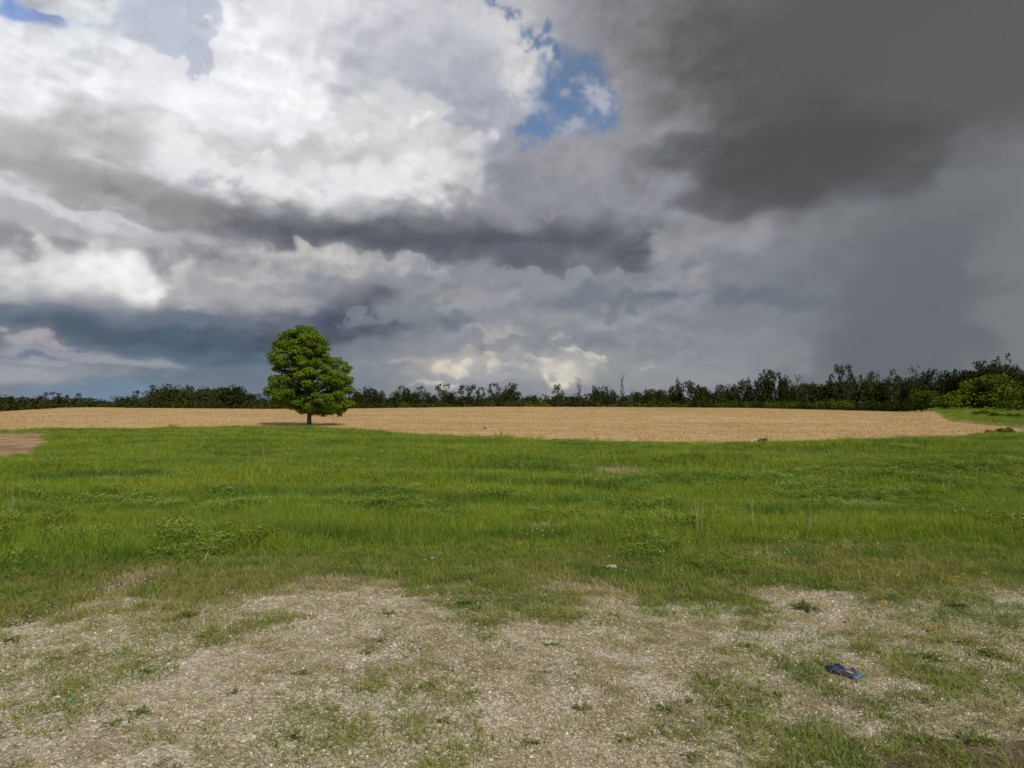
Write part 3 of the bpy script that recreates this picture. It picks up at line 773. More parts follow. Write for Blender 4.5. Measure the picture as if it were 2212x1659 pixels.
while len(puffs) < 420 and tries < 40000:
    tries += 1
    row = rsT.uniform(988, 1240); l, r_ = np.interp(row, rows, Lf), np.interp(row, rows, Rt)
    cx_, hw = (l + r_) / 2, (r_ - l) / 2; a = rsT.uniform(0, 6.283); rr_ = rsT.random() ** 0.35
    pr = rsT.uniform(0.26, 0.50)
    hwm = hw * K - pr * 0.62
    if hwm < 0.05: hwm = 0.05
    X_ = (cx_ - 928) * K * (1 if True else 0) + math.cos(a) * rr_ * hwm; Y_ = math.sin(a) * rr_ * hwm * 0.95
    Z_ = z_of(row)
    if row < 992 + pr / K * .3: Z_ -= pr * .5
    if row > 1222 and rr_ < 0.3: continue
    if any((X_ - q[0]) ** 2 + (Y_ - q[1]) ** 2 + ((Z_ - q[2]) * 1.5) ** 2 < (0.40 * (pr + q[3]) * .75) ** 2 for q in puffs): continue
    puffs.append((X_, Y_, Z_, pr * 1.15, pr * 1.15, pr * 0.62))
puffs.append(((1018 - 928) * K, 0.2, z_of(1239), .20, .20, .22)); puffs.append(((1016 - 928) * K, -.1, z_of(1228), .22, .2, .12))
puffs.append(((912 - 928) * K, -0.5, z_of(1238), .22, .2, .14))
for _ in range(3): puffs.append(((1019 - 928) * K, -.3 + .2 * _, z_of(1237 + 3 * _), .24, .22, .22))
puffs += [((905 - 928) * K, -.3, z_of(985), .45, .4, .22), ((930 - 928) * K, 0, z_of(990), .5, .5, .3), ((870 - 928) * K, 0, z_of(995), .4, .4, .22)]
V_, F_ = leaves(puffs, 100000, 0.125, rsT, up=0.55, shell=0.6, droop=0)
obj('crown', quads_mesh('crown', V_, F_, MAPLE), tree0)
V_, F_ = [], []
prev = None
base_r = 0.17
pts = [(0, 0, -0.15, .25), (0, 0, .12, .185), (0.0, 0, .55, .158), (0.02, 0, 1.1, .15), (0.03, 0, 1.7, .135), (0.02, 0, 2.6, .11), (0, 0.05, 3.8, .08), (-.03, 0, 5.2, .045), (0, 0, 6.3, .02)]
for a_, b_p in zip(pts, pts[1:]): tube(V_, F_, a_[:3], b_p[:3], a_[3], b_p[3], 12)
for q in puffs[::2]:
    h0 = max(1.15, min(5.6, q[2] - 0.5 * math.hypot(q[0], q[1]))); r0 = .075 * (1 - h0 / 7.5)
    limb(V_, F_, (0.02, 0, h0), (q[0] * .95, q[1] * .95, q[2]), r0 + .008, .008, rsT, .1, 5, 3)
obj('trunk', quads_mesh('trunk', np.array([tuple(v) for v in V_]), np.array(F_), BARK, True), tree0)

# ---------------------------------------------------------------- kinds of far trees, modelled once each
LM = {  # woodland tones: dark leaf colour with the treeline's cloud shadow put into it
 'dark':  leaf_mat('cloud_shaded_dark_leaves', (0.021, 0.027, 0.008), (0.036, 0.042, 0.010), patch=0.05, trans=0.1, scale2=0.7, spec=0.0),
 'mid':   leaf_mat('cloud_shaded_green_leaves', (0.028, 0.036, 0.009), (0.045, 0.056, 0.011), patch=0.05, trans=0.15, scale2=0.7, spec=0.0),
 'olive': leaf_mat('cloud_shaded_olive_leaves', (0.038, 0.041, 0.018), (0.055, 0.056, 0.022), patch=0.05, trans=0.15, scale2=0.7, spec=0.0),
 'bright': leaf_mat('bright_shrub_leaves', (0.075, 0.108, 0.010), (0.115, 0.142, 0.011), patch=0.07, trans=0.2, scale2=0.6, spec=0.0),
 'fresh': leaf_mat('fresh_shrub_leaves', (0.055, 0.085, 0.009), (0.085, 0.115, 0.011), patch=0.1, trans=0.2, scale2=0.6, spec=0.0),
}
LM['rust'] = leaf_mat('rusty_weed_leaves', (0.12, 0.075, 0.030), (0.17, 0.12, 0.045), patch=1.0, trans=0.2)
def crown_puffs(kind, rs):
    P_ = []
    def ell(n, zc, hz, w, s0, s1, flat=.85, lo=.45):
        for _ in range(n):
            d = rs.normal(size=3); d /= np.linalg.norm(d); q = rs.uniform(lo, 1.0); s = rs.uniform(s0, s1) * 1.12
            P_.append((d[0] * (w - s * .6) * q, d[1] * (w - s * .6) * q, zc + d[2] * (hz - s * .6) * q, s, s, s * flat))
    if kind == 'round':
        ell(46, .58, .41, .46, .10, .16); P_.append((0, 0, .55, .36, .36, .32)); P_.append((0, 0, .25, .3, .3, .25))
    elif kind == 'tall':
        ell(44, .56, .43, .42, .08, .13, 1.0); P_.append((0, 0, .5, .28, .28, .36))
    elif kind == 'lumpy':
        cs = [(rs.uniform(-.28, .28), rs.uniform(-.22, .22), rs.uniform(.62, .80), rs.uniform(.15, .21)) for _ in range(4)] + [(0.05, 0, .80, .16), (0, 0, .40, .36), (.2, 0, .4, .2), (-.2, 0, .4, .2)]
        for c in cs:
            P_.append((c[0], c[1], c[2], c[3], c[3], c[3] * .9))
            for _ in range(7):
                d = Vector(rs.normal(size=3)).normalized() * c[3]; s = c[3] * rs.uniform(.3, .5); P_.append((c[0] + d.x, c[1] + d.y, max(.08, c[2] + d.z), s, s, s))
    elif kind == 'airy':
        for _ in range(46):
            a = rs.uniform(0, 6.28); z = rs.uniform(.50, .96); r = .46 * math.sqrt(max(0, 1 - ((z - .70) / .30) ** 2)) * rs.uniform(.4, 1)
            s = rs.uniform(.05, .10); P_.append((r * math.cos(a), r * math.sin(a), z, s, s, s * .6))
        ell(14, .30, .28, .36, .12, .17)
    elif kind == 'bush':
        for _ in range(34):
            a = rs.uniform(0, 6.28); r = .42 * rs.random() ** .5; z = .25 + .55 * rs.random() * (1 - (r / .5) ** 2)
            s = rs.uniform(.10, .17); P_.append((r * math.cos(a), r * math.sin(a), z, s, s, s * .9))
        P_.append((0, 0, .3, .4, .4, .34))
    return P_
N_LEAF = {'round': 2600, 'tall': 2200, 'lumpy': 2600, 'airy': 2400, 'bush': 1700}
SIZES = {'round': .055, 'tall': .052, 'lumpy': .052, 'airy': .042, 'bush': .062}
KINDS = {}
def kind_meshes(kind, v):
    if (kind, v) in KINDS: return KINDS[kind, v]
    rs = np.random.default_rng(hash_of(kind) * 10 + v)
    V, Fc = [], []
    if kind in ('bare', 'snag', 'ivy', 'twigs'):
        tube(V, Fc, (0, 0, -.02), (0, 0, .5), .028, .020, 6)
        if kind == 'snag': limb(V, Fc, (0, 0, .5), (.01, 0, 1.0), .03, .014, rs, .02); limb(V, Fc, (0, 0, .8), (.05, 0, .9), .010, .004, rs)
        elif kind == 'ivy':
            limb(V, Fc, (0, 0, .5), (0.02, 0, 1.0), .020, .004, rs, .05)
            for _ in range(9):
                z = rs.uniform(.45, .85); a = rs.uniform(0, 6.28)
                fork(V, Fc, Vector((0, 0, z)), Vector((math.cos(a) * .8, math.sin(a) * .8, rs.uniform(.1, 1))).normalized(), .10, .008, 2, rs, .5, 3, .2)
        else:
            for _ in range(6 if kind == 'bare' else 12):
                a = rs.uniform(0, 6.28); z = rs.uniform(.3, .6) if kind == 'bare' else rs.uniform(.25, .5)
                fork(V, Fc, Vector((0, 0, z)), Vector((math.cos(a) * .7, math.sin(a) * .7, rs.uniform(.4, 1.3))).normalized(), .17, .009 if kind == 'bare' else .006, 3, rs, .42, 3, .15)
        P_ = None
        if kind == 'ivy':
            P_ = [(rs.normal(0, .05), rs.normal(0, .05), rs.uniform(.35, .8), .07, .07, .09) for _ in range(14)] + [(rs.normal(0, .15), rs.normal(0, .15), rs.uniform(.15, .45), .14, .14, .14) for _ in range(14)]
        elif kind == 'twigs': P_ = [(rs.normal(0, .16), rs.normal(0, .16), rs.uniform(.1, .5), .13, .13, .12) for _ in range(16)]
        else: P_ = [(rs.normal(0, .05), rs.normal(0, .05), rs.uniform(.1, .45), .06, .06, .10) for _ in range(8)]
        lv = leaves(P_, 700, .045, rs)
    else:
        P_ = crown_puffs(kind, rs)
        top = .55 if kind != 'bush' else .35
        limb(V, Fc, (0, 0, -.02), (0, 0, top), .026, .014, rs, .03, 6)
        for q in P_[:14 if kind != 'airy' else 26]:
            limb(V, Fc, (0, 0, min(top, max(.15, q[2] - .3))), q[:3], .010, .003, rs, .12, 4, 3)
        lv = leaves(P_, N_LEAF[kind], SIZES[kind], rs, up=.25, shell=.4)
    KINDS[kind, v] = (np.array([tuple(x_) for x_ in V]), np.array(Fc), lv)
    return KINDS[kind, v]
def hash_of(s): return sum(ord(c) * (i + 3) for i, c in enumerate(s)) % 997
MESHES = {}
def far_tree(name, px, top_row, width, kind, tone, Y, label, cat='tree', group='trees of the distant treeline', v=None, base=None):
    X = (px - 1536) / F3 * Y
    gz = float(height(X, Y)) if base is None else base
    tz = EYE + (1215.5 - top_row + 3) * Y / F3
    H = max(tz - gz, 0.25); Wm = width * Y / F3
    if v is None: v = int(px) % 3
    bark = {'bare': BARKG, 'twigs': BARKG}.get(kind, BARKD)
    key = (kind, v, tone)
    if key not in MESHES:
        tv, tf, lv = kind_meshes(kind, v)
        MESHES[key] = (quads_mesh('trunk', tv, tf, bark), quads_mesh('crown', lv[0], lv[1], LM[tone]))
    e = empty(name, (X, Y, gz), (px * 7.7) % 6.283); wf = {'airy': 1.25, 'bush': 1.1, 'bare': 1.2, 'twigs': 1.2}.get(kind, 1.45)
    e.scale = (Wm / .9 * wf, Wm / .9 * wf, H)
    tag(e, label, cat, group)
    a = obj('trunk', MESHES[key][0], e); b = obj('crown', MESHES[key][1], e)
    return e

TREES = [
 # px, top row, width, kind, tone, depth, words
 (12,1184,62,'round','mid',262,'round mid-green tree at the very left edge of the picture'),
 (58,1187,50,'lumpy','dark',285,'dark lumpy tree, second from the left edge of the picture'),
 (105,1188,48,'round','dark',270,'dark round tree, third from the left edge of the treeline'),
 (152,1178,60,'airy','olive',280,'loose brownish tree standing a little above its neighbours at far left'),
 (192,1187,52,'lumpy','mid',275,'low mid-green tree right after the loose brownish one at far left'),
 (234,1183,46,'tall','olive',262,'olive tree ending the low even stretch of trees at far left'),
 (275,1196,42,'round','dark',290,'small dark tree in the dip of the skyline at left'),
 (312,1197,44,'bush','mid',280,'low green tree in the dip of the skyline before the left rise'),
 (345,1188,36,'airy','olive',300,'thin see-through tree at the foot of the left rise of the treeline'),
 (382,1184,56,'round','dark',255,'near dark round tree at the foot of the left rise of the treeline'),
 (425,1173,50,'airy','olive',290,'brown airy tree on the left slope of the high clump left of the lone tree'),
 (468,1157,60,'lumpy','olive',280,'broad brownish tree at the left shoulder of the high clump'),
 (515,1153,66,'round','mid',272,'highest round tree on the left half of the high clump'),
 (560,1158,62,'lumpy','mid',280,'wide green tree in the middle of the high clump left of the lone tree'),
 (606,1157,54,'round','olive',275,'olive tree right of the middle of the high clump'),
 (638,1163,34,'tall','dark',290,'narrow dark tree just left of the big dark one in the high clump'),
 (690,1152,84,'round','dark',260,'big dark dome-shaped tree at the right end of the high clump'),
 (736,1167,52,'tall','dark',280,'dark tree on the right slope of the high clump'),
 (766,1182,44,'airy','olive',285,'reddish-brown thin tree at the foot of the right slope of the high clump'),
 (650,1184,62,'bush','dark',232,'very dark rounded thicket in front of the high clump'),
 (812,1194,54,'round','mid',280,'low green tree seen left of the lone tree crown'),
 (855,1196,50,'lumpy','dark',290,'low dark tree half hidden by the left side of the lone tree'),
 (905,1194,60,'round','dark',280,'dark tree behind the trunk of the lone tree, to its left'),
 (962,1194,60,'lumpy','mid',285,'green tree behind the trunk of the lone tree, to its right'),
 (1015,1190,54,'round','dark',280,'dark tree behind the right side of the lone tree crown'),
 (1048,1186,40,'tall','mid',290,'green tree just emerging right of the lone tree crown'),
 (1074,1167,34,'round','dark',270,'small dark round-headed tree close right of the lone tree'),
 (1097,1157,34,'tall','olive',290,'pointed olive tree, second right of the lone tree'),
 (1120,1160,46,'lumpy','mid',280,'wider green tree, third right of the lone tree'),
 (1142,1173,30,'round','dark',275,'low dark tree beside the forked dead tree'),
 (1152,1166,16,'bare','dark',262,'forked dead tree with bare arms right of the lone tree'),
 (1180,1179,46,'bush','mid',285,'low pale green tree right of the forked dead tree'),
 (1200,1161,46,'tall','mid',280,'tall feathery green tree between forked dead tree and dark spreading one'),
 (1222,1159,36,'lumpy','dark',272,'dark tree with a knobbly top beside the feathery green one'),
 (1240,1171,34,'round','mid',290,'green tree under the thin see-through crown'),
 (1262,1160,34,'airy','olive',285,'thin see-through crown with brown leaves against the pale cloud'),
 (1288,1173,38,'lumpy','mid',290,'olive-green tree left of the spreading airy tree'),
 (1328,1152,54,'airy','dark',275,'spreading airy tree with flat-topped clumps of leaves'),
 (1350,1173,44,'round','dark',255,'dark dense round tree at the foot of the spreading airy tree'),
 (1402,1156,66,'airy','mid',280,'umbrella-shaped airy tree left of centre on the skyline'),
 (1390,1182,50,'round','dark',262,'dark low tree under the umbrella-shaped one'),
 (1442,1163,26,'airy','dark',270,'little palm-like tree beside the umbrella-shaped one'),
 (1456,1181,36,'bush','dark',260,'low black-green tree left of the lacy ball-shaped crown'),
 (1484,1150,40,'airy','olive',275,'lacy ball-shaped crown through which the cloud shows'),
 (1484,1180,40,'round','mid',290,'green tree under the lacy ball-shaped crown'),
 (1526,1151,54,'lumpy','dark',265,'large dark bulky tree with a leafy tuft on top, near the middle'),
 (1566,1169,34,'twigs','olive',290,'pale twiggy bare tree right of the bulky dark one'),
 (1590,1182,50,'round','dark',282,'low dark tree behind the bright roadside bushes'),
 (1618,1164,56,'twigs','olive',285,'wide bare-twigged tree above the two bright bushes'),
 (1672,1154,32,'airy','mid',270,'small leafy-topped tree alone above the flat wooded ridge'),
 (1672,1182,56,'lumpy','dark',280,'dark tree below the small leafy-topped one'),
 (1720,1184,50,'round','dark',285,'dark tree in front of the flat wooded ridge'),
 (1738,1137,46,'ivy','dark',268,'dead tree with bare antler-like branches above ivy, right of the pale cloud'),
 (1784,1154,32,'tall','dark',260,'black-green column-like tree beside the dead ivy-clad one'),
 (1811,1160,42,'round','mid',275,'round green tree, second right of the dead ivy-clad one'),
 (1838,1164,30,'tall','olive',285,'slim olive tree just left of the tall dead spire'),
 (1867,1123,36,'ivy','dark',265,'tall dead spire of a tree with ragged ivy, highest near the middle'),
 (1893,1146,50,'bare','olive',280,'pale leafless tree close right of the tall dead spire'),
 (1915,1168,46,'round','dark',285,'dark tree below the pale leafless one'),
 (1945,1162,44,'lumpy','mid',275,'green tree with a flat top between dead spire and broken snag'),
 (1975,1160,44,'round','dark',282,'dark round tree left of the broken snag'),
 (1996,1152,10,'snag','dark',262,'broken bare snag like a post on the skyline'),
 (2012,1163,30,'lumpy','mid',285,'small green tree right of the broken snag'),
 (2032,1135,34,'tall','mid',270,'egg-shaped green tree on a visible stem, right of the broken snag'),
 (2077,1137,50,'lumpy','dark',265,'large dark tree with a pointed middle, right of the egg-shaped one'),
 (2116,1151,30,'round','dark',275,'round-headed dark tree right of the pointed dark one'),
 (2150,1156,46,'lumpy','mid',285,'green tree under the small wind-bent bare crown'),
 (2153,1133,24,'bare','dark',270,'small wind-bent bare crown sticking out of the woods'),
 (2183,1155,30,'round','dark',290,'low rounded blue-green tree in the notch'),
 (2221,1134,48,'lumpy','mid',270,'broad green tree right of the notch in the skyline'),
 (2247,1138,32,'tall','dark',275,'slimmer dark tree leaning on the broad green one'),
 (2288,1110,52,'lumpy','dark',262,'tall dark tree with a knob on top, right of centre'),
 (2326,1116,46,'airy','mid',275,'pale airy crown right of the knobbed dark tree'),
 (2352,1121,30,'round','dark',265,'dark round crown right of the pale airy one'),
 (2391,1124,40,'airy','mid',280,'isolated airy dome before the smooth wooded ridge on the right'),
 (2385,1150,60,'round','dark',285,'dark tree below the isolated airy dome'),
 (2440,1142,60,'lumpy','mid',290,'green tree in front of the smooth wooded ridge, left part'),
 (2490,1138,60,'round','mid',288,'green tree in front of the smooth wooded ridge, right part'),
 (2530,1094,66,'airy','olive',262,'big brown see-through crown standing well above the ridge'),
 (2556,1122,34,'round','dark',272,'dark tree leaning on the big brown crown'),
 (2530,1135,60,'lumpy','dark',270,'dark mass of a tree below the big brown crown'),
 (2592,1126,42,'lumpy','mid',270,'green tree right of the big brown crown'),
 (2620,1115,44,'airy','mid',280,'spiky light green tree before the twiggy tops'),
 (2648,1104,30,'twigs','olive',275,'group of thin twiggy tops like a brush'),
 (2676,1113,40,'tall','olive',262,'olive upright tree right of the twiggy tops'),
 (2698,1117,34,'lumpy','dark',265,'small dark flat-headed tree before the heart-shaped crown'),
 (2640,1135,60,'round','dark',275,'dark tree below the twiggy tops'),
 (2748,1097,54,'airy','dark',235,'heart-shaped dark crown with sky showing through'),
 (2742,1122,60,'round','dark',240,'dark tree body below the heart-shaped crown'),
 (2788,1100,36,'lumpy','dark',240,'narrow twin of the heart-shaped crown, to its right'),
 (2828,1131,50,'round','dark',250,'dim bluish tree in the gap left of the tall right-hand trees'),
 (2856,1109,54,'lumpy','dark',190,'dark green tree starting the rise of tall trees at right'),
 (2905,1101,64,'round','dark',185,'second tall dark tree of the rise at right'),
 (2960,1084,66,'lumpy','mid',175,'third tall tree of the rise at right, brown-tinged top'),
 (3015,1060,64,'airy','mid',170,'highest tree at right with a loose feathery top'),
 (2992,1080,56,'round','dark',178,'dark tree body left of the highest feathery top'),
 (3054,1092,24,'snag','dark',165,'dead broken stub near the right edge of the picture'),
 (3066,1110,60,'round','dark',172,'dark tree cut by the right edge of the picture'),
 (3030,1095,60,'lumpy','mid',172,'green tree below the highest feathery top'),
]
for px, row, wd, kind, tone, Y, words in TREES:
    far_tree({'bare': 'dead_tree', 'snag': 'dead_tree', 'ivy': 'dead_tree', 'twigs': 'bare_tree'}.get(kind, 'woodland_tree'), px, row, wd, kind, tone, Y, words)
BUSHES = [
 (1215,1199,34,'fresh',205,'pale green bush left of centre at the foot of the treeline'),
 (1335,1203,50,'fresh',205,'long low bush under the spreading airy tree'),
 (1402,1210,24,'fresh',205,'tiny light bush under the umbrella-shaped tree'),
 (1584,1198,38,'bright',200,'rounded bright bush, left one of a pair near the middle'),
 (1632,1199,40,'bright',200,'rounded bright bush, right one of a pair near the middle'),
 (1808,1210,22,'bright',205,'small bright bush below the dead ivy-clad tree'),
 (1838,1209,26,'bright',205,'small bright bush right beside the one below the dead ivy-clad tree'),
 (1892,1206,22,'bright',205,'upright pale bush at the foot of the tall dead spire'),
 (1926,1210,26,'fresh',205,'low bush right of the tall dead spire'),
 (2022,1203,46,'fresh',200,'green bush below the egg-shaped tree'),
 (2048,1206,22,'fresh',198,'round little bush touching the one below the egg-shaped tree'),
 (2122,1203,32,'mid',200,'dull green bush between pointed dark tree and wind-bent crown'),
 (2168,1198,44,'fresh',198,'fresh green bush under the wind-bent bare crown'),
 (2222,1196,48,'fresh',196,'broad fresh bush below the broad green tree'),
 (2272,1204,26,'mid',198,'small dull bush under the knobbed dark tree'),
 (2312,1197,44,'fresh',195,'light bush right of the knobbed dark tree foot'),
 (2362,1197,56,'fresh',195,'wide bush below the isolated airy dome'),
 (2410,1196,50,'mid',194,'dark green bush at the start of the smooth ridge'),
 (2458,1198,50,'fresh',192,'green bush in front of the smooth ridge'),
 (2516,1187,64,'fresh',190,'large rounded bush below the big brown crown'),
 (2566,1208,40,'mid',190,'low dark bush right of the large rounded bush'),
 (2614,1203,46,'mid',190,'dark bush below the spiky light tree'),
 (2668,1206,44,'mid',185,'low bush below the olive upright tree'),
 (2715,1196,40,'mid',182,'dark bush left of the fresh round tree by the field corner'),
]
for px, row, wd, tone, Y, words in BUSHES:
    far_tree('bush', px, row, wd, 'bush', tone, Y, words, 'bush', 'bushes along the foot of the treeline')
NEAR = [
 (2766,1174,58,'round','fresh',148,'fresh green round tree at the right corner of the dry field','tree'),
 (2838,1178,66,'bush','bright',140,'yellow-green feathery bush right of the fresh round tree','bush'),
 (2884,1158,96,'bush','bright',143,'tall yellow-green bush in the group at right','bush'),
 (2948,1146,54,'round','mid',141,'dark-hearted tree between the yellow-green bushes at right','tree'),
 (2935,1132,60,'lumpy','bright',142,'yellow-green tree crown leaning over the dark-hearted one','tree'),
 (2998,1122,74,'lumpy','fresh',140,'fresh green tree rising above the yellow-green bushes','tree'),
 (3036,1138,110,'bush','bright',128,'big yellow-green bush near the right edge','bush'),
 (3075,1152,60,'bush','bright',124,'yellow-green bush cut by the right edge','bush'),
 (3050,1190,70,'bush','fresh',112,'lower green bush in front of the big yellow-green one','bush'),
]
for px, row, wd, kind, tone, Y, words, cat in NEAR:
    far_tree('bush' if cat == 'bush' else 'field_edge_tree', px, row - 6, wd * 1.2, kind, tone, Y, words, cat, 'bright trees and bushes on the bank at right')
LOW = [
 (2288,1309,26,'rust',28.2,'small rusty brown weed clump where meadow meets dry field, right of centre'),
 (2946,1226,44,'fresh',88,'low spreading shrub on the grassy bank, left one'),
 (2988,1234,36,'fresh',80,'low dark shrub on the grassy bank, middle one'),
 (3040,1238,40,'fresh',78,'low shrub on the grassy bank close to the right edge'),
 (3012,1278,48,'bright',37.6,'small flat dark-centred shrub where meadow meets dry field at right'),
 (2965,1286,22,'bright',37.4,'tiny shrub just left of the flat dark-centred one'),
]
for px, row, wd, tone, Y, words in LOW:   # they sit low and wide
    far_tree('shrub', px, row, wd, 'bush', tone, Y, words, 'shrub', 'low shrubs at the right end of the field')

# the wood behind and between, a mass nobody could count
rsW = np.random.default_rng(77)
PW = []
skyx = np.array([-900, 0, 250, 340, 420, 500, 690, 760, 830, 1100, 1300, 1560, 1640, 1715, 1850, 2000, 2080, 2200, 2300, 2390, 2420, 2520, 2620, 2760, 2830, 2900, 3000, 3100, 4200])
skyr = np.array([1186, 1189, 1189, 1200, 1188, 1162, 1160, 1186, 1199, 1186, 1188, 1184, 1178, 1177, 1182, 1181, 1172, 1174, 1156, 1156, 1143, 1136, 1144, 1144, 1142, 1124, 1115, 1125, 1120])
for _ in range(2600):
    px = rsW.uniform(-900, 4200); Y = rsW.uniform(285, 340) if px < 2760 else rsW.uniform(185, 240)
    X = (px - 1536) / F3 * Y; gz = float(height(X, Y)); tz = EYE + (1215.5 - np.interp(px, skyx, skyr) - rsW.uniform(0, 4)) * Y / F3
    s = rsW.uniform(1.6, 3.0); z = gz + (tz - gz - s) * rsW.random() ** .6
    PW.append((X, Y, z, s * 1.2, s * 1.2, s))
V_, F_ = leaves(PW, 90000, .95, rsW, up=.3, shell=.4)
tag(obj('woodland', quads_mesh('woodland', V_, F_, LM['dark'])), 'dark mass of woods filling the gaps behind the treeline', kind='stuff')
# undergrowth at the field's far side
PW = []
for _ in range(900):
    px = rsW.uniform(-700, 2790); Y = rsW.uniform(222, 262); X = (px - 1536) / F3 * Y; gz = float(height(X, Y)); s = rsW.uniform(.9, 2.0)
    tz = EYE + (1215.5 - rsW.uniform(1196, 1216)) * Y / F3; PW.append((X, Y, tz - s, s * 1.4, s * 1.3, s)); PW.append((X, Y, (tz + gz) / 2 - s, s * 1.4, s * 1.4, (tz - gz) / 2.2))
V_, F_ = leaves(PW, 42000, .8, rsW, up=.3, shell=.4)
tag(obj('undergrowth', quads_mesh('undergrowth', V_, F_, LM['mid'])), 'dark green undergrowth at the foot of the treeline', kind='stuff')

# ================================================================ small things
def spot(px, row, lift=0.0):
    x, y, z = on_flat(px, row); return Vector((x, y, z + lift))

# ---------------------------------------------------------------- the lost glove
GA, GB = spot(2586, 2046), spot(2486, 2013)             # cuff end and finger tips
ax_ = (GB - GA); GL = ax_.length; ang = math.atan2(ax_.y, ax_.x)
gl = empty('work_glove', (GA.x, GA.y, GA.z + 0.016), ang)
tag(gl, 'dark blue-purple work glove with turquoise cuff lying flat on the gravel at right', 'glove')
def glove_mat(name, c1, c2):
    return plain_mat(name, c1, c2, scale=28, rough=0.6, bump=0.003, bscale=60)
GM = glove_mat('glove_fabric', (0.030, 0.030, 0.070), (0.055, 0.052, 0.105))
CM = glove_mat('cuff_fabric', (0.015, 0.085, 0.115), (0.09, 0.22, 0.30))
def blob_chain(bm, pts):
    """overlapping balls along a line, to be fused by a remesh"""
    for (p0, r0), (p1, r1) in zip(pts, pts[1:]):
        n = max(2, int((Vector(p1) - Vector(p0)).length / 0.005))
        for k in range(n + 1):
            f = k / n; c = Vector(p0).lerp(Vector(p1), f); r = r0 + (r1 - r0) * f
            bmesh.ops.create_icosphere(bm, subdivisions=2, radius=r, matrix=Matrix.Translation(c) @ Matrix.Diagonal((1, 1, .62, 1)))
bm = bmesh.new()
# the heading runs along +X: little finger on +Y, thumb on -Y
blob_chain(bm, [((.035, .020, 0), .022), ((.120, .026, .004), .019)])
blob_chain(bm, [((.035, 0, .002), .024), ((.125, 0, .006), .020)])
blob_chain(bm, [((.035, -.018, 0), .022), ((.120, -.026, .004), .018)])
for root, mid, tip, r in (((.118, .034, .003), (.150, .040, .010), (.184, .040, .002), .0105), ((.125, .014, .005), (.165, .020, .016), (.208, .020, .004), .0115),
                          ((.126, -.006, .005), (.170, -.002, .014), (.216, 0.002, .003), .0118), ((.122, -.028, .004), (.160, -.040, .018), (.200, -.052, .008), .0112)):
    blob_chain(bm, [(root, r * 1.15), (mid, r * 1.05), (tip, r * .8)])
blob_chain(bm, [((.055, -.025, 0), .017), ((.078, -.052, .008), .0125), ((.098, -.068, .012), .0095)])
me = bpy.data.meshes.new('hand_part'); bm.to_mesh(me); bm.free(); me.materials.append(GM)
hp = obj('hand_part', me, gl)
md = hp.modifiers.new('fuse', 'REMESH'); md.mode = 'VOXEL'; md.voxel_size = 0.0028; md.use_smooth_shade = True
md = hp.modifiers.new('soft', 'SMOOTH'); md.factor = 0.6; md.iterations = 3
tx = bpy.data.textures.new('creases', 'CLOUDS'); tx.noise_scale = 0.018
md = hp.modifiers.new('creases', 'DISPLACE'); md.texture = tx; md.strength = 0.007; md.mid_level = 0.5
# cuff: an open, crumpled sleeve end
V, Fc = [], []
nr = 26
for s_, (u, w, h_) in enumerate(((.046, .037, .013), (.030, .038, .014), (.012, .041, .015), (-.006, .044, .017), (-.007, .040, .013), (.006, .036, .010))):
    for k in range(nr):
        t = 2 * math.pi * k / nr; wob = 1 + .10 * math.sin(3 * t + s_) + .05 * math.sin(7 * t)
        V.append((u + .004 * math.sin(2 * t + 1), w * math.cos(t) * wob, h_ * math.sin(t) * wob + .002))
for s_ in range(5):
    for k in range(nr): Fc.append((s_ * nr + k, s_ * nr + (k + 1) % nr, (s_ + 1) * nr + (k + 1) % nr, (s_ + 1) * nr + k))
cuff = mesh_obj('cuff', V, Fc, CM, gl, True); tag(cuff, 'turquoise knitted cuff')
V = [(.066 + .026 * math.cos(t) * (1 + .15 * math.sin(3 * t)), .010 + .012 * math.sin(t), 0.0175 + .0016 * math.cos(t)) for t in np.linspace(0, 2 * math.pi, 14, endpoint=False)]
V2 = [(v[0], v[1], v[2] - .004) for v in V]
pm = mesh_obj('mud_patch', V + V2, [tuple(range(14))] + [(k, 14 + k, 14 + (k + 1) % 14, (k + 1) % 14) for k in range(14)], plain_mat('dried_mud', (0.23, 0.19, 0.12), (0.32, 0.27, 0.18), scale=60), gl)

# ---------------------------------------------------------------- the bird
bp_ = Vector(at(1453.5, 1285.5, 30.0)); bird = empty('bird', bp_, 0.5)
tag(bird, 'tiny dark bird flying low with raised wings in front of the dry field', 'bird')
BM_ = plain_mat('bird_plumage', (0.016, 0.010, 0.007), (0.030, 0.020, 0.014), scale=50, rough=.6)
V, Fc = [], []
prof = [(-.062, .002), (-.05, .012), (-.025, .021), (.005, .023), (.028, .018), (.040, .013), (.052, .0155), (.062, .012), (.069, .005), (.080, .0008)]
for u, r in prof:
    for k in range(10):
        t = 2 * math.pi * k / 10; V.append((u, r * math.cos(t), r * math.sin(t) + (.004 if u > .04 else 0)))
for s_ in range(len(prof) - 1):
    for k in range(10): Fc.append((s_ * 10 + k, s_ * 10 + (k + 1) % 10, s_ * 10 + 10 + (k + 1) % 10, s_ * 10 + 10 + k))
bd = mesh_obj('body', V, Fc, BM_, bird, True)
def plate(name, pts, th, mat, parent):
    n = len(pts); V = [(p[0], p[1], p[2] + th / 2) for p in pts] + [(p[0], p[1], p[2] - th / 2) for p in pts]
    F_ = [tuple(range(n)), tuple(range(2 * n - 1, n - 1, -1))] + [(k, n + k, n + (k + 1) % n, (k + 1) % n) for k in range(n)]
    return mesh_obj(name, V, F_, mat, parent)
for sgn in (1, -1):
    plate('wing', [(.030, sgn * .012, .008), (.034, sgn * .05, .040), (.012, sgn * .092, .070), (-.032, sgn * .122, .088), (-.018, sgn * .080, .056), (-.020, sgn * .045, .032), (-.022, sgn * .012, .006)], .003, BM_, bird)
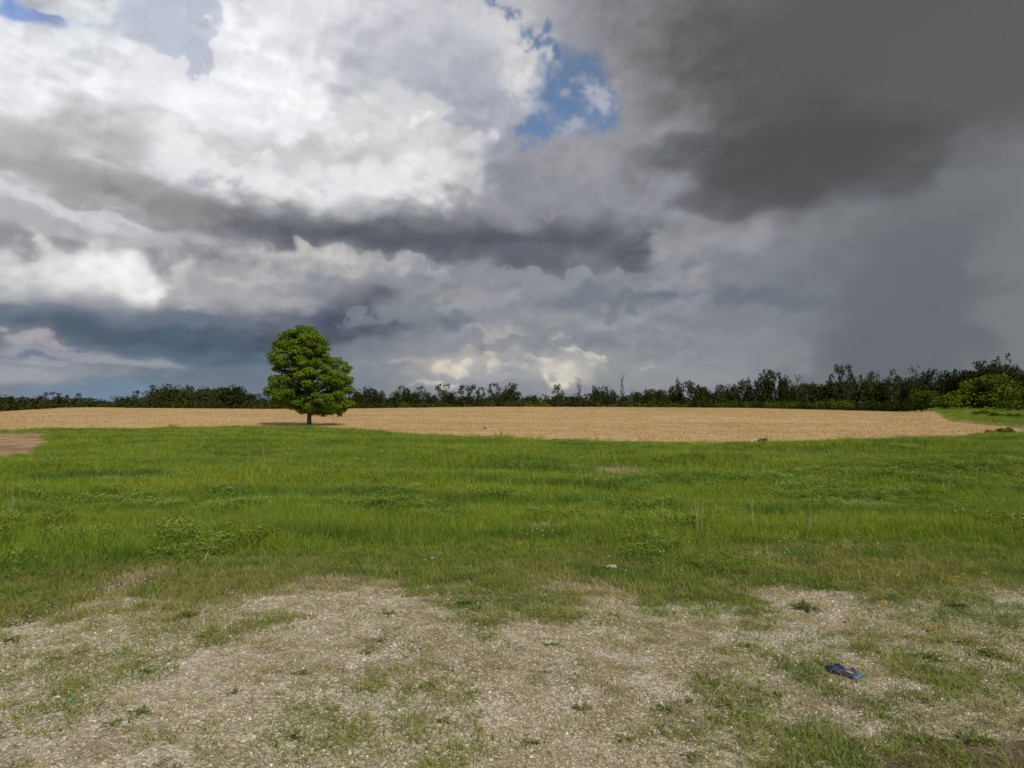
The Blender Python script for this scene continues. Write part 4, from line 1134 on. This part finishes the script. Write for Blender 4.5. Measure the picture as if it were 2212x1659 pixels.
plate('tail', [(-.050, .008, 0), (-.050, -.008, 0), (-.105, -.022, .004), (-.085, 0, .003), (-.105, .022, .004)], .003, BM_, bird)
bird.rotation_euler = (0.5, -0.3, 2.2)

# ---------------------------------------------------------------- dandelions
PET = plain_mat('dandelion_yellow', (0.62, 0.42, 0.02), (0.66, 0.33, 0.02), scale=40, rough=.7)
STM = plain_mat('dandelion_stem', (0.15, 0.22, 0.06), rough=.7)
def dandelion(px, row, label, tallness=.05, up_row=None, size=1.0):
    p = spot(px, row + tallness * 2114 / (EYE * F3 / (row - 1215)) * .5)
    e = empty('dandelion', p, random.uniform(0, 6)); tag(e, label, 'dandelion', 'dandelions in the grass')
    h = p and tallness
    V, Fc = [], []; tube(V, Fc, (0, 0, -.005), (.004, .002, h * .6), .0016, .0014, 5); tube(V, Fc, (.004, .002, h * .6), (0, 0, h), .0014, .0014, 5)
    mesh_obj('stem', V, Fc, STM, e)
    V, Fc = [], []
    for ring, (n, L, el_) in enumerate(((20, .019, .15), (16, .016, .5), (12, .012, .9), (8, .008, 1.3))):
        for k in range(n):
            a = 2 * math.pi * (k + ring * .37) / n; w = .0028
            d = Vector((math.cos(a) * math.cos(el_), math.sin(a) * math.cos(el_), math.sin(el_))) * L * size * .9; s = Vector((-math.sin(a), math.cos(a), 0)) * w * size
            b = len(V); V += [Vector((0, 0, h)) + d * .15 - s * .4, Vector((0, 0, h)) + d - s, Vector((0, 0, h + .0006)) + d * 1.05, Vector((0, 0, h)) + d + s, Vector((0, 0, h)) + d * .15 + s * .4]
            Fc.append((b, b + 1, b + 2, b + 3, b + 4))
    mesh_obj('flower_head', V, Fc, PET, e)
    return e
for a in ((2553,1706,'dandelion in taller grass beside the bent pale stalk at right',.10),
          (2601,1745,'left one of two dandelions at the turf edge right of the bent pale stalk',.06),
          (2620,1760,'lower one of two dandelions at the turf edge right of the bent pale stalk',.05),
          (2828,1740,'orange-yellow dandelion in the grass, left of three near the right edge',.08),
          (2871,1744,'small lemon dandelion in the middle of the row near the right edge',.06),
          (2894,1736,'faint yellow dandelion half sunk in the grass near the right edge',.06),
          (2953,1737,'largest dandelion, bright and open in the grass near the right edge',.08),
          (2344,1799,'small dandelion in worn turf left of the dark weed clump',.04),
          (2645,1818,'left one of a touching pair of orange dandelions at the gravel edge',.05),
          (2652,1815,'right one of a touching pair of orange dandelions at the gravel edge',.05),
          (2456,1829,'tiny dandelion just right of the dark weed clump at the gravel edge',.04),
          (2549,1868,'dandelion alone on gravel above the glove',.04),
          (2804,1893,'dandelion on a green tuft in the gravel at right',.05),
          (1562,1661,'tall-stemmed lemon yellow dandelion standing near the middle of the meadow edge',.17),
          (1629,1625,'dandelion deep in the meadow below the pale bare spot',.12),
          (1274,1691,'orange dandelion just left of the blue scrap',.07),
          (1053,1707,'small orange dandelion in worn turf left of centre',.04)):
    dandelion(a[0], a[1], a[2], a[3], size=1.0 if a[0] != 2953 else 1.3)

# ---------------------------------------------------------------- litter, stalks and stones
def crumple(name, p, w, d, h, mat, label, cat, seed_, parent=None, rz=0):
    r = np.random.default_rng(seed_); n = 7; V = []; Fc = []
    for j in range(n):
        for i in range(n):
            u, v = i / (n - 1) * 2 - 1, j / (n - 1) * 2 - 1
            V.append((u * w / 2 * (1 + .12 * r.normal()), v * d / 2 * (1 + .12 * r.normal()), max(0, h * (1 - .5 * (u * u + v * v)) + h * .35 * r.normal())))
    for j in range(n - 1):
        for i in range(n - 1): b = j * n + i; Fc.append((b, b + 1, b + n + 1, b + n))
    o = mesh_obj(name, V, Fc, mat, parent); md = o.modifiers.new('thick', 'SOLIDIFY'); md.thickness = .0012
    o.location = p; o.rotation_euler = (0, 0, rz); tag(o, label, cat); return o
crumple('paper_scrap', spot(1834, 1719, .055), .10, .07, .018, plain_mat('grey_white_paper', (0.20, 0.23, 0.20), (0.30, 0.33, 0.29), scale=30), 'flattened grey-white paper scrap lying in the short turf', 'litter', 5)
crumple('plastic_scrap', spot(1297, 1693, .05), .034, .028, .022, plain_mat('blue_plastic', (0.22, 0.27, 0.62), (0.42, 0.46, 0.72), scale=60, rough=.4), 'small light blue plastic scrap at the foot of the tall grass', 'litter', 6)
crumple('plastic_scrap', spot(172, 2102, .012), .034, .022, .012, plain_mat('mint_plastic', (0.36, 0.50, 0.44), (0.48, 0.62, 0.56), scale=60, rough=.5), 'pale mint scrap on the gravel at lower left, larger of two', 'litter', 7)
crumple('plastic_scrap', spot(209, 2112, .012), .022, .016, .010, plain_mat('green_plastic', (0.10, 0.36, 0.25), (0.18, 0.45, 0.33), scale=60, rough=.5), 'tiny green scrap on the gravel at lower left, smaller of two', 'litter', 8)
def stalk(px, row, px2, row2, r, mat, label):
    p = spot(px, row); q = Vector(at(px2, row2, p.y - .02))
    V, Fc = [], []; m_ = (p + q) / 2 + Vector((.012, 0, .01)); tube(V, Fc, p, m_, r, r * .9, 5); tube(V, Fc, m_, q, r * .9, r * .5, 5)
    c = p.copy(); V = [Vector(v) - c for v in V]
    o = mesh_obj('dry_stalk', V, Fc, mat); o.location = c; tag(o, label, 'stalk'); return o
STRAW = plain_mat('straw', (0.52, 0.44, 0.22), (0.62, 0.54, 0.33), scale=30)
stalk(600, 1700, 626, 1652, .0038, STRAW, 'pale straw stalk leaning at the edge of the tall grass at left')
stalk(2581, 1752, 2571, 1709, .0030, STRAW, 'bent pale stalk standing beside the dandelions at right')
stalk(1505, 1310, 1503, 1293, .03, plain_mat('dark_stem', (0.04, 0.035, 0.015)), 'short dark plant stem sticking up at the edge of the dry field')
LS = plain_mat('pale_stone', (0.44, 0.42, 0.38), (0.58, 0.56, 0.50), scale=12, bump=.004, bscale=40)
def rock(px, row, w, d, h, label, seed_):
    bm = bmesh.new(); bmesh.ops.create_icosphere(bm, subdivisions=2, radius=.5); r = random.Random(seed_)
    for v in bm.verts: v.co *= r.uniform(.82, 1.1)
    me = bpy.data.meshes.new('stone'); bm.to_mesh(me); bm.free(); me.materials.append(LS)
    o = obj('stone', me); o.scale = (w, d, h); o.location = spot(px, row, h * .25); o.rotation_euler = (0, 0, r.uniform(0, 3)); tag(o, label, 'stone')
rock(2635, 1976, .026, .022, .022, 'single bright white stone on the gravel above right of the glove', 1)
rock(2762, 2272, .065, .035, .022, 'flat pale stone on the gravel near the bottom right', 2)
sp = Vector((TX + .02, TY - .45, float(height(TX, TY - .45)) + .06))
bm = bmesh.new(); bmesh.ops.create_icosphere(bm, subdivisions=2, radius=.5)
for v in bm.verts: v.co *= random.uniform(.85, 1.1)
me = bpy.data.meshes.new('stone'); bm.to_mesh(me); bm.free(); me.materials.append(LS)
o = obj('stone', me); o.scale = (.42, .3, .28); o.location = sp; tag(o, 'pale stone at the foot of the lone tree', 'stone')

# ---------------------------------------------------------------- weeds rooted in the gravel
WM = leaf_mat('rosette_leaves', (0.115, 0.155, 0.034), (0.150, 0.180, 0.045), patch=2.0, trans=.25)
WD = leaf_mat('dark_rosette_leaves', (0.085, 0.110, 0.030), (0.115, 0.130, 0.040), patch=2.0, trans=.2)
def rosette(seed_, n=34, L=.050, mat=WM):
    r = np.random.default_rng(seed_); V = []; Fc = []
    for _ in range(n):
        a = r.uniform(0, 6.28); el_ = r.uniform(.1, 1.1); l = L * r.uniform(.5, 1.15); w = l * .11
        o0 = Vector((r.normal(0, .015), r.normal(0, .015), .002)); h = Vector((math.cos(a), math.sin(a), 0)); s = Vector((-math.sin(a), math.cos(a), 0)) * w
        p1 = o0 + h * l * .5 * math.cos(el_) + Vector((0, 0, l * .5 * math.sin(el_))); p2 = p1 + h * l * .5 + Vector((0, 0, l * .5 * math.sin(el_ - .7)))
        b = len(V); V += [o0, p1 - s, p1 + s, p2]; Fc += [(b, b + 1, b + 2), (b + 1, b + 3, b + 2)]
    return quads_mesh('leaves', np.array([tuple(v) for v in V]), np.array(Fc), mat)
RO = [rosette(i) for i in range(4)]; ROD = [rosette(10 + i, 70, .060, WD) for i in range(2)]
def weed(px, row, s, label, dark=False):
    me = ROD[int(px) % 2] if dark else RO[int(px) % 4]
    o = obj('weed', me); p = spot(px, row + 3); o.location = p; o.scale = (s * 1.25, s * 1.25, s * .9); o.rotation_euler = (0, 0, px * 1.7 % 6.28)
    tag(o, label, 'weed', 'weeds rooted in the gravel'); return o
for a in ((2073,1793,1.5,'largest dark weed clump at the middle of the gravel edge',True),
          (2416,1827,1.7,'dark weed clump at the gravel edge left of the tiny dandelion',True),
          (1842,1848,1.1,'fresh green weed rosette alone on gravel right of centre',False),
          (1729,1856,.8,'thin weed tuft left of the fresh green rosette',False),
          (2784,1977,1.5,'broad low weed patch right of the white stone',False),
          (2973,1969,1.8,'large bright weed patch near the right edge',False),
          (2890,1933,1.4,'weed tuft above left of the large bright weed patch',False),
          (2930,2228,1.7,'large leafy weed near the bottom right corner',False),
          (2777,2235,1.3,'leafy weed left of the one near the bottom right corner',False),
          (2471,2002,.9,'small weed touching the fingertips of the glove',False),
          (1170,1843,1.1,'weed tuft in worn turf left of centre',False),
          (1197,1727,.9,'bright little weed at the top of the worn turf left of centre',False),
          (2872,1820,1.5,'dark low weed between gravel and turf at right',True),
          (1398,1813,1.3,'dark weed at the left part of the gravel edge',True),
          (562,1849,1.2,'dark weed on the pale gravel at left',True)):
    weed(*a)
for a in ((1645,1937,.8,'left one of two tiny weeds side by side on gravel right of centre'),
 (1669,1939,.8,'right one of two tiny weeds side by side on gravel right of centre'),
 (1632,2020,.7,'lone tiny weed directly below the side-by-side pair'),
 (1750,2130,1.0,'weed tuft in the lower middle, left of the two close ones'),
 (1995,2132,1.1,'left one of two close weeds below left of the glove'),
 (2060,2110,.8,'right one of two close weeds below left of the glove'),
 (2185,2118,.9,'weed tuft on gravel directly right of the two close ones'),
 (2150,2160,.9,'weed tuft just below the one right of the two close ones'),
 (1593,2232,1.0,'weed tuft near the bottom edge at the middle of the picture'),
 (1870,2220,.9,'weed tuft near the bottom edge, second right of the middle'),
 (2075,2275,1.0,'weed tuft touching the bottom edge right of the middle'),
 (2915,2027,1.0,'weed on gravel below the large bright weed patch'),
 (2471,2220,.9,'weed tuft near the bottom, straight below the glove'),
 (2580,2013,.7,'tiny weed growing against the cuff of the glove'),
 (1138,1923,.9,'right one of two weeds on gravel left of centre'),
 (1099,1959,.8,'left one of two weeds on gravel left of centre'),
 (1288,2065,.9,'weed tuft on bare gravel just left of the middle'),
 (904,2024,.9,'weed in a dull green strip left of the middle'),
 (1333,2167,.9,'weed low in the picture just left of the middle'),
 (881,2212,1.0,'weed near the bottom edge on brownish ground at left'),
 (35,1923,1.2,'weed on pale gravel at the very left edge'),
 (167,1980,1.0,'weed right of the one at the very left edge'),
 (610,1910,1.0,'weed on gravel below the pale patch at left'),
 (448,2016,.9,'weed midway between the mint scrap and the pale patch'),
 (423,2138,1.1,'larger weed right of the mint and green scraps'),
 (334,2175,.9,'weed below right of the green scrap'),
 (1420,2080,.7,'tiny weed on the open gravel in the middle'),
 (2330,2090,1.0,'weed on gravel straight left below the fingertips of the glove'),
 (2240,1940,.9,'weed on open gravel left above the glove'),
 (700,2080,.8,'small weed between left edge and middle, low on the gravel'),
 (1000,2130,.8,'small weed left of the middle, in the lower gravel'),
 (2660,2160,.9,'weed on gravel below right of the glove')):
    weed(*a)

# white clover heads in the meadow: too small and many to count
CL = plain_mat('clover_white', (0.40, 0.40, 0.32), (0.52, 0.50, 0.42), scale=60)
bm = bmesh.new(); bmesh.ops.create_icosphere(bm, subdivisions=1, radius=.5); me = bpy.data.meshes.new('clover_head'); bm.to_mesh(me); bm.free(); me.materials.append(CL)
cc = proto_collection('clover_parts', [bpy.data.objects.new('clover_head', me)])
Ps, Rs, Ss, Ks = [], [], [], []
for px, row, sx_, sy_, n in ((2420,1615,150,14,34),(1590,1590,40,8,12),(2080,1590,200,40,34),(1400,1460,120,12,16),(2500,1430,400,40,60),(700,1480,300,40,14),(2000,1650,250,30,24)):
    for _ in range(n):
        a, b = rng.normal(px, sx_ * .6), max(1330, rng.normal(row, sy_)); d = ray(a * .72005, b * .72005); hh = .20
        t = (EYE - hh) / -d[2]; x, y = d[0] * t, d[1] * t
        Ps.append([(x, y, float(height(x, y)) + hh * rng.uniform(.8, 1.1))]); s = rng.uniform(.006, .012) * (1 + y / 40); Rs.append([(0, 0, 0)]); Ss.append([(s, s, s)]); Ks.append([0])
scatter('white_clover', 'tiny white clover heads sprinkled over the meadow', np.concatenate(Ps), np.concatenate(Rs), np.concatenate(Ss), np.concatenate(Ks), cc)
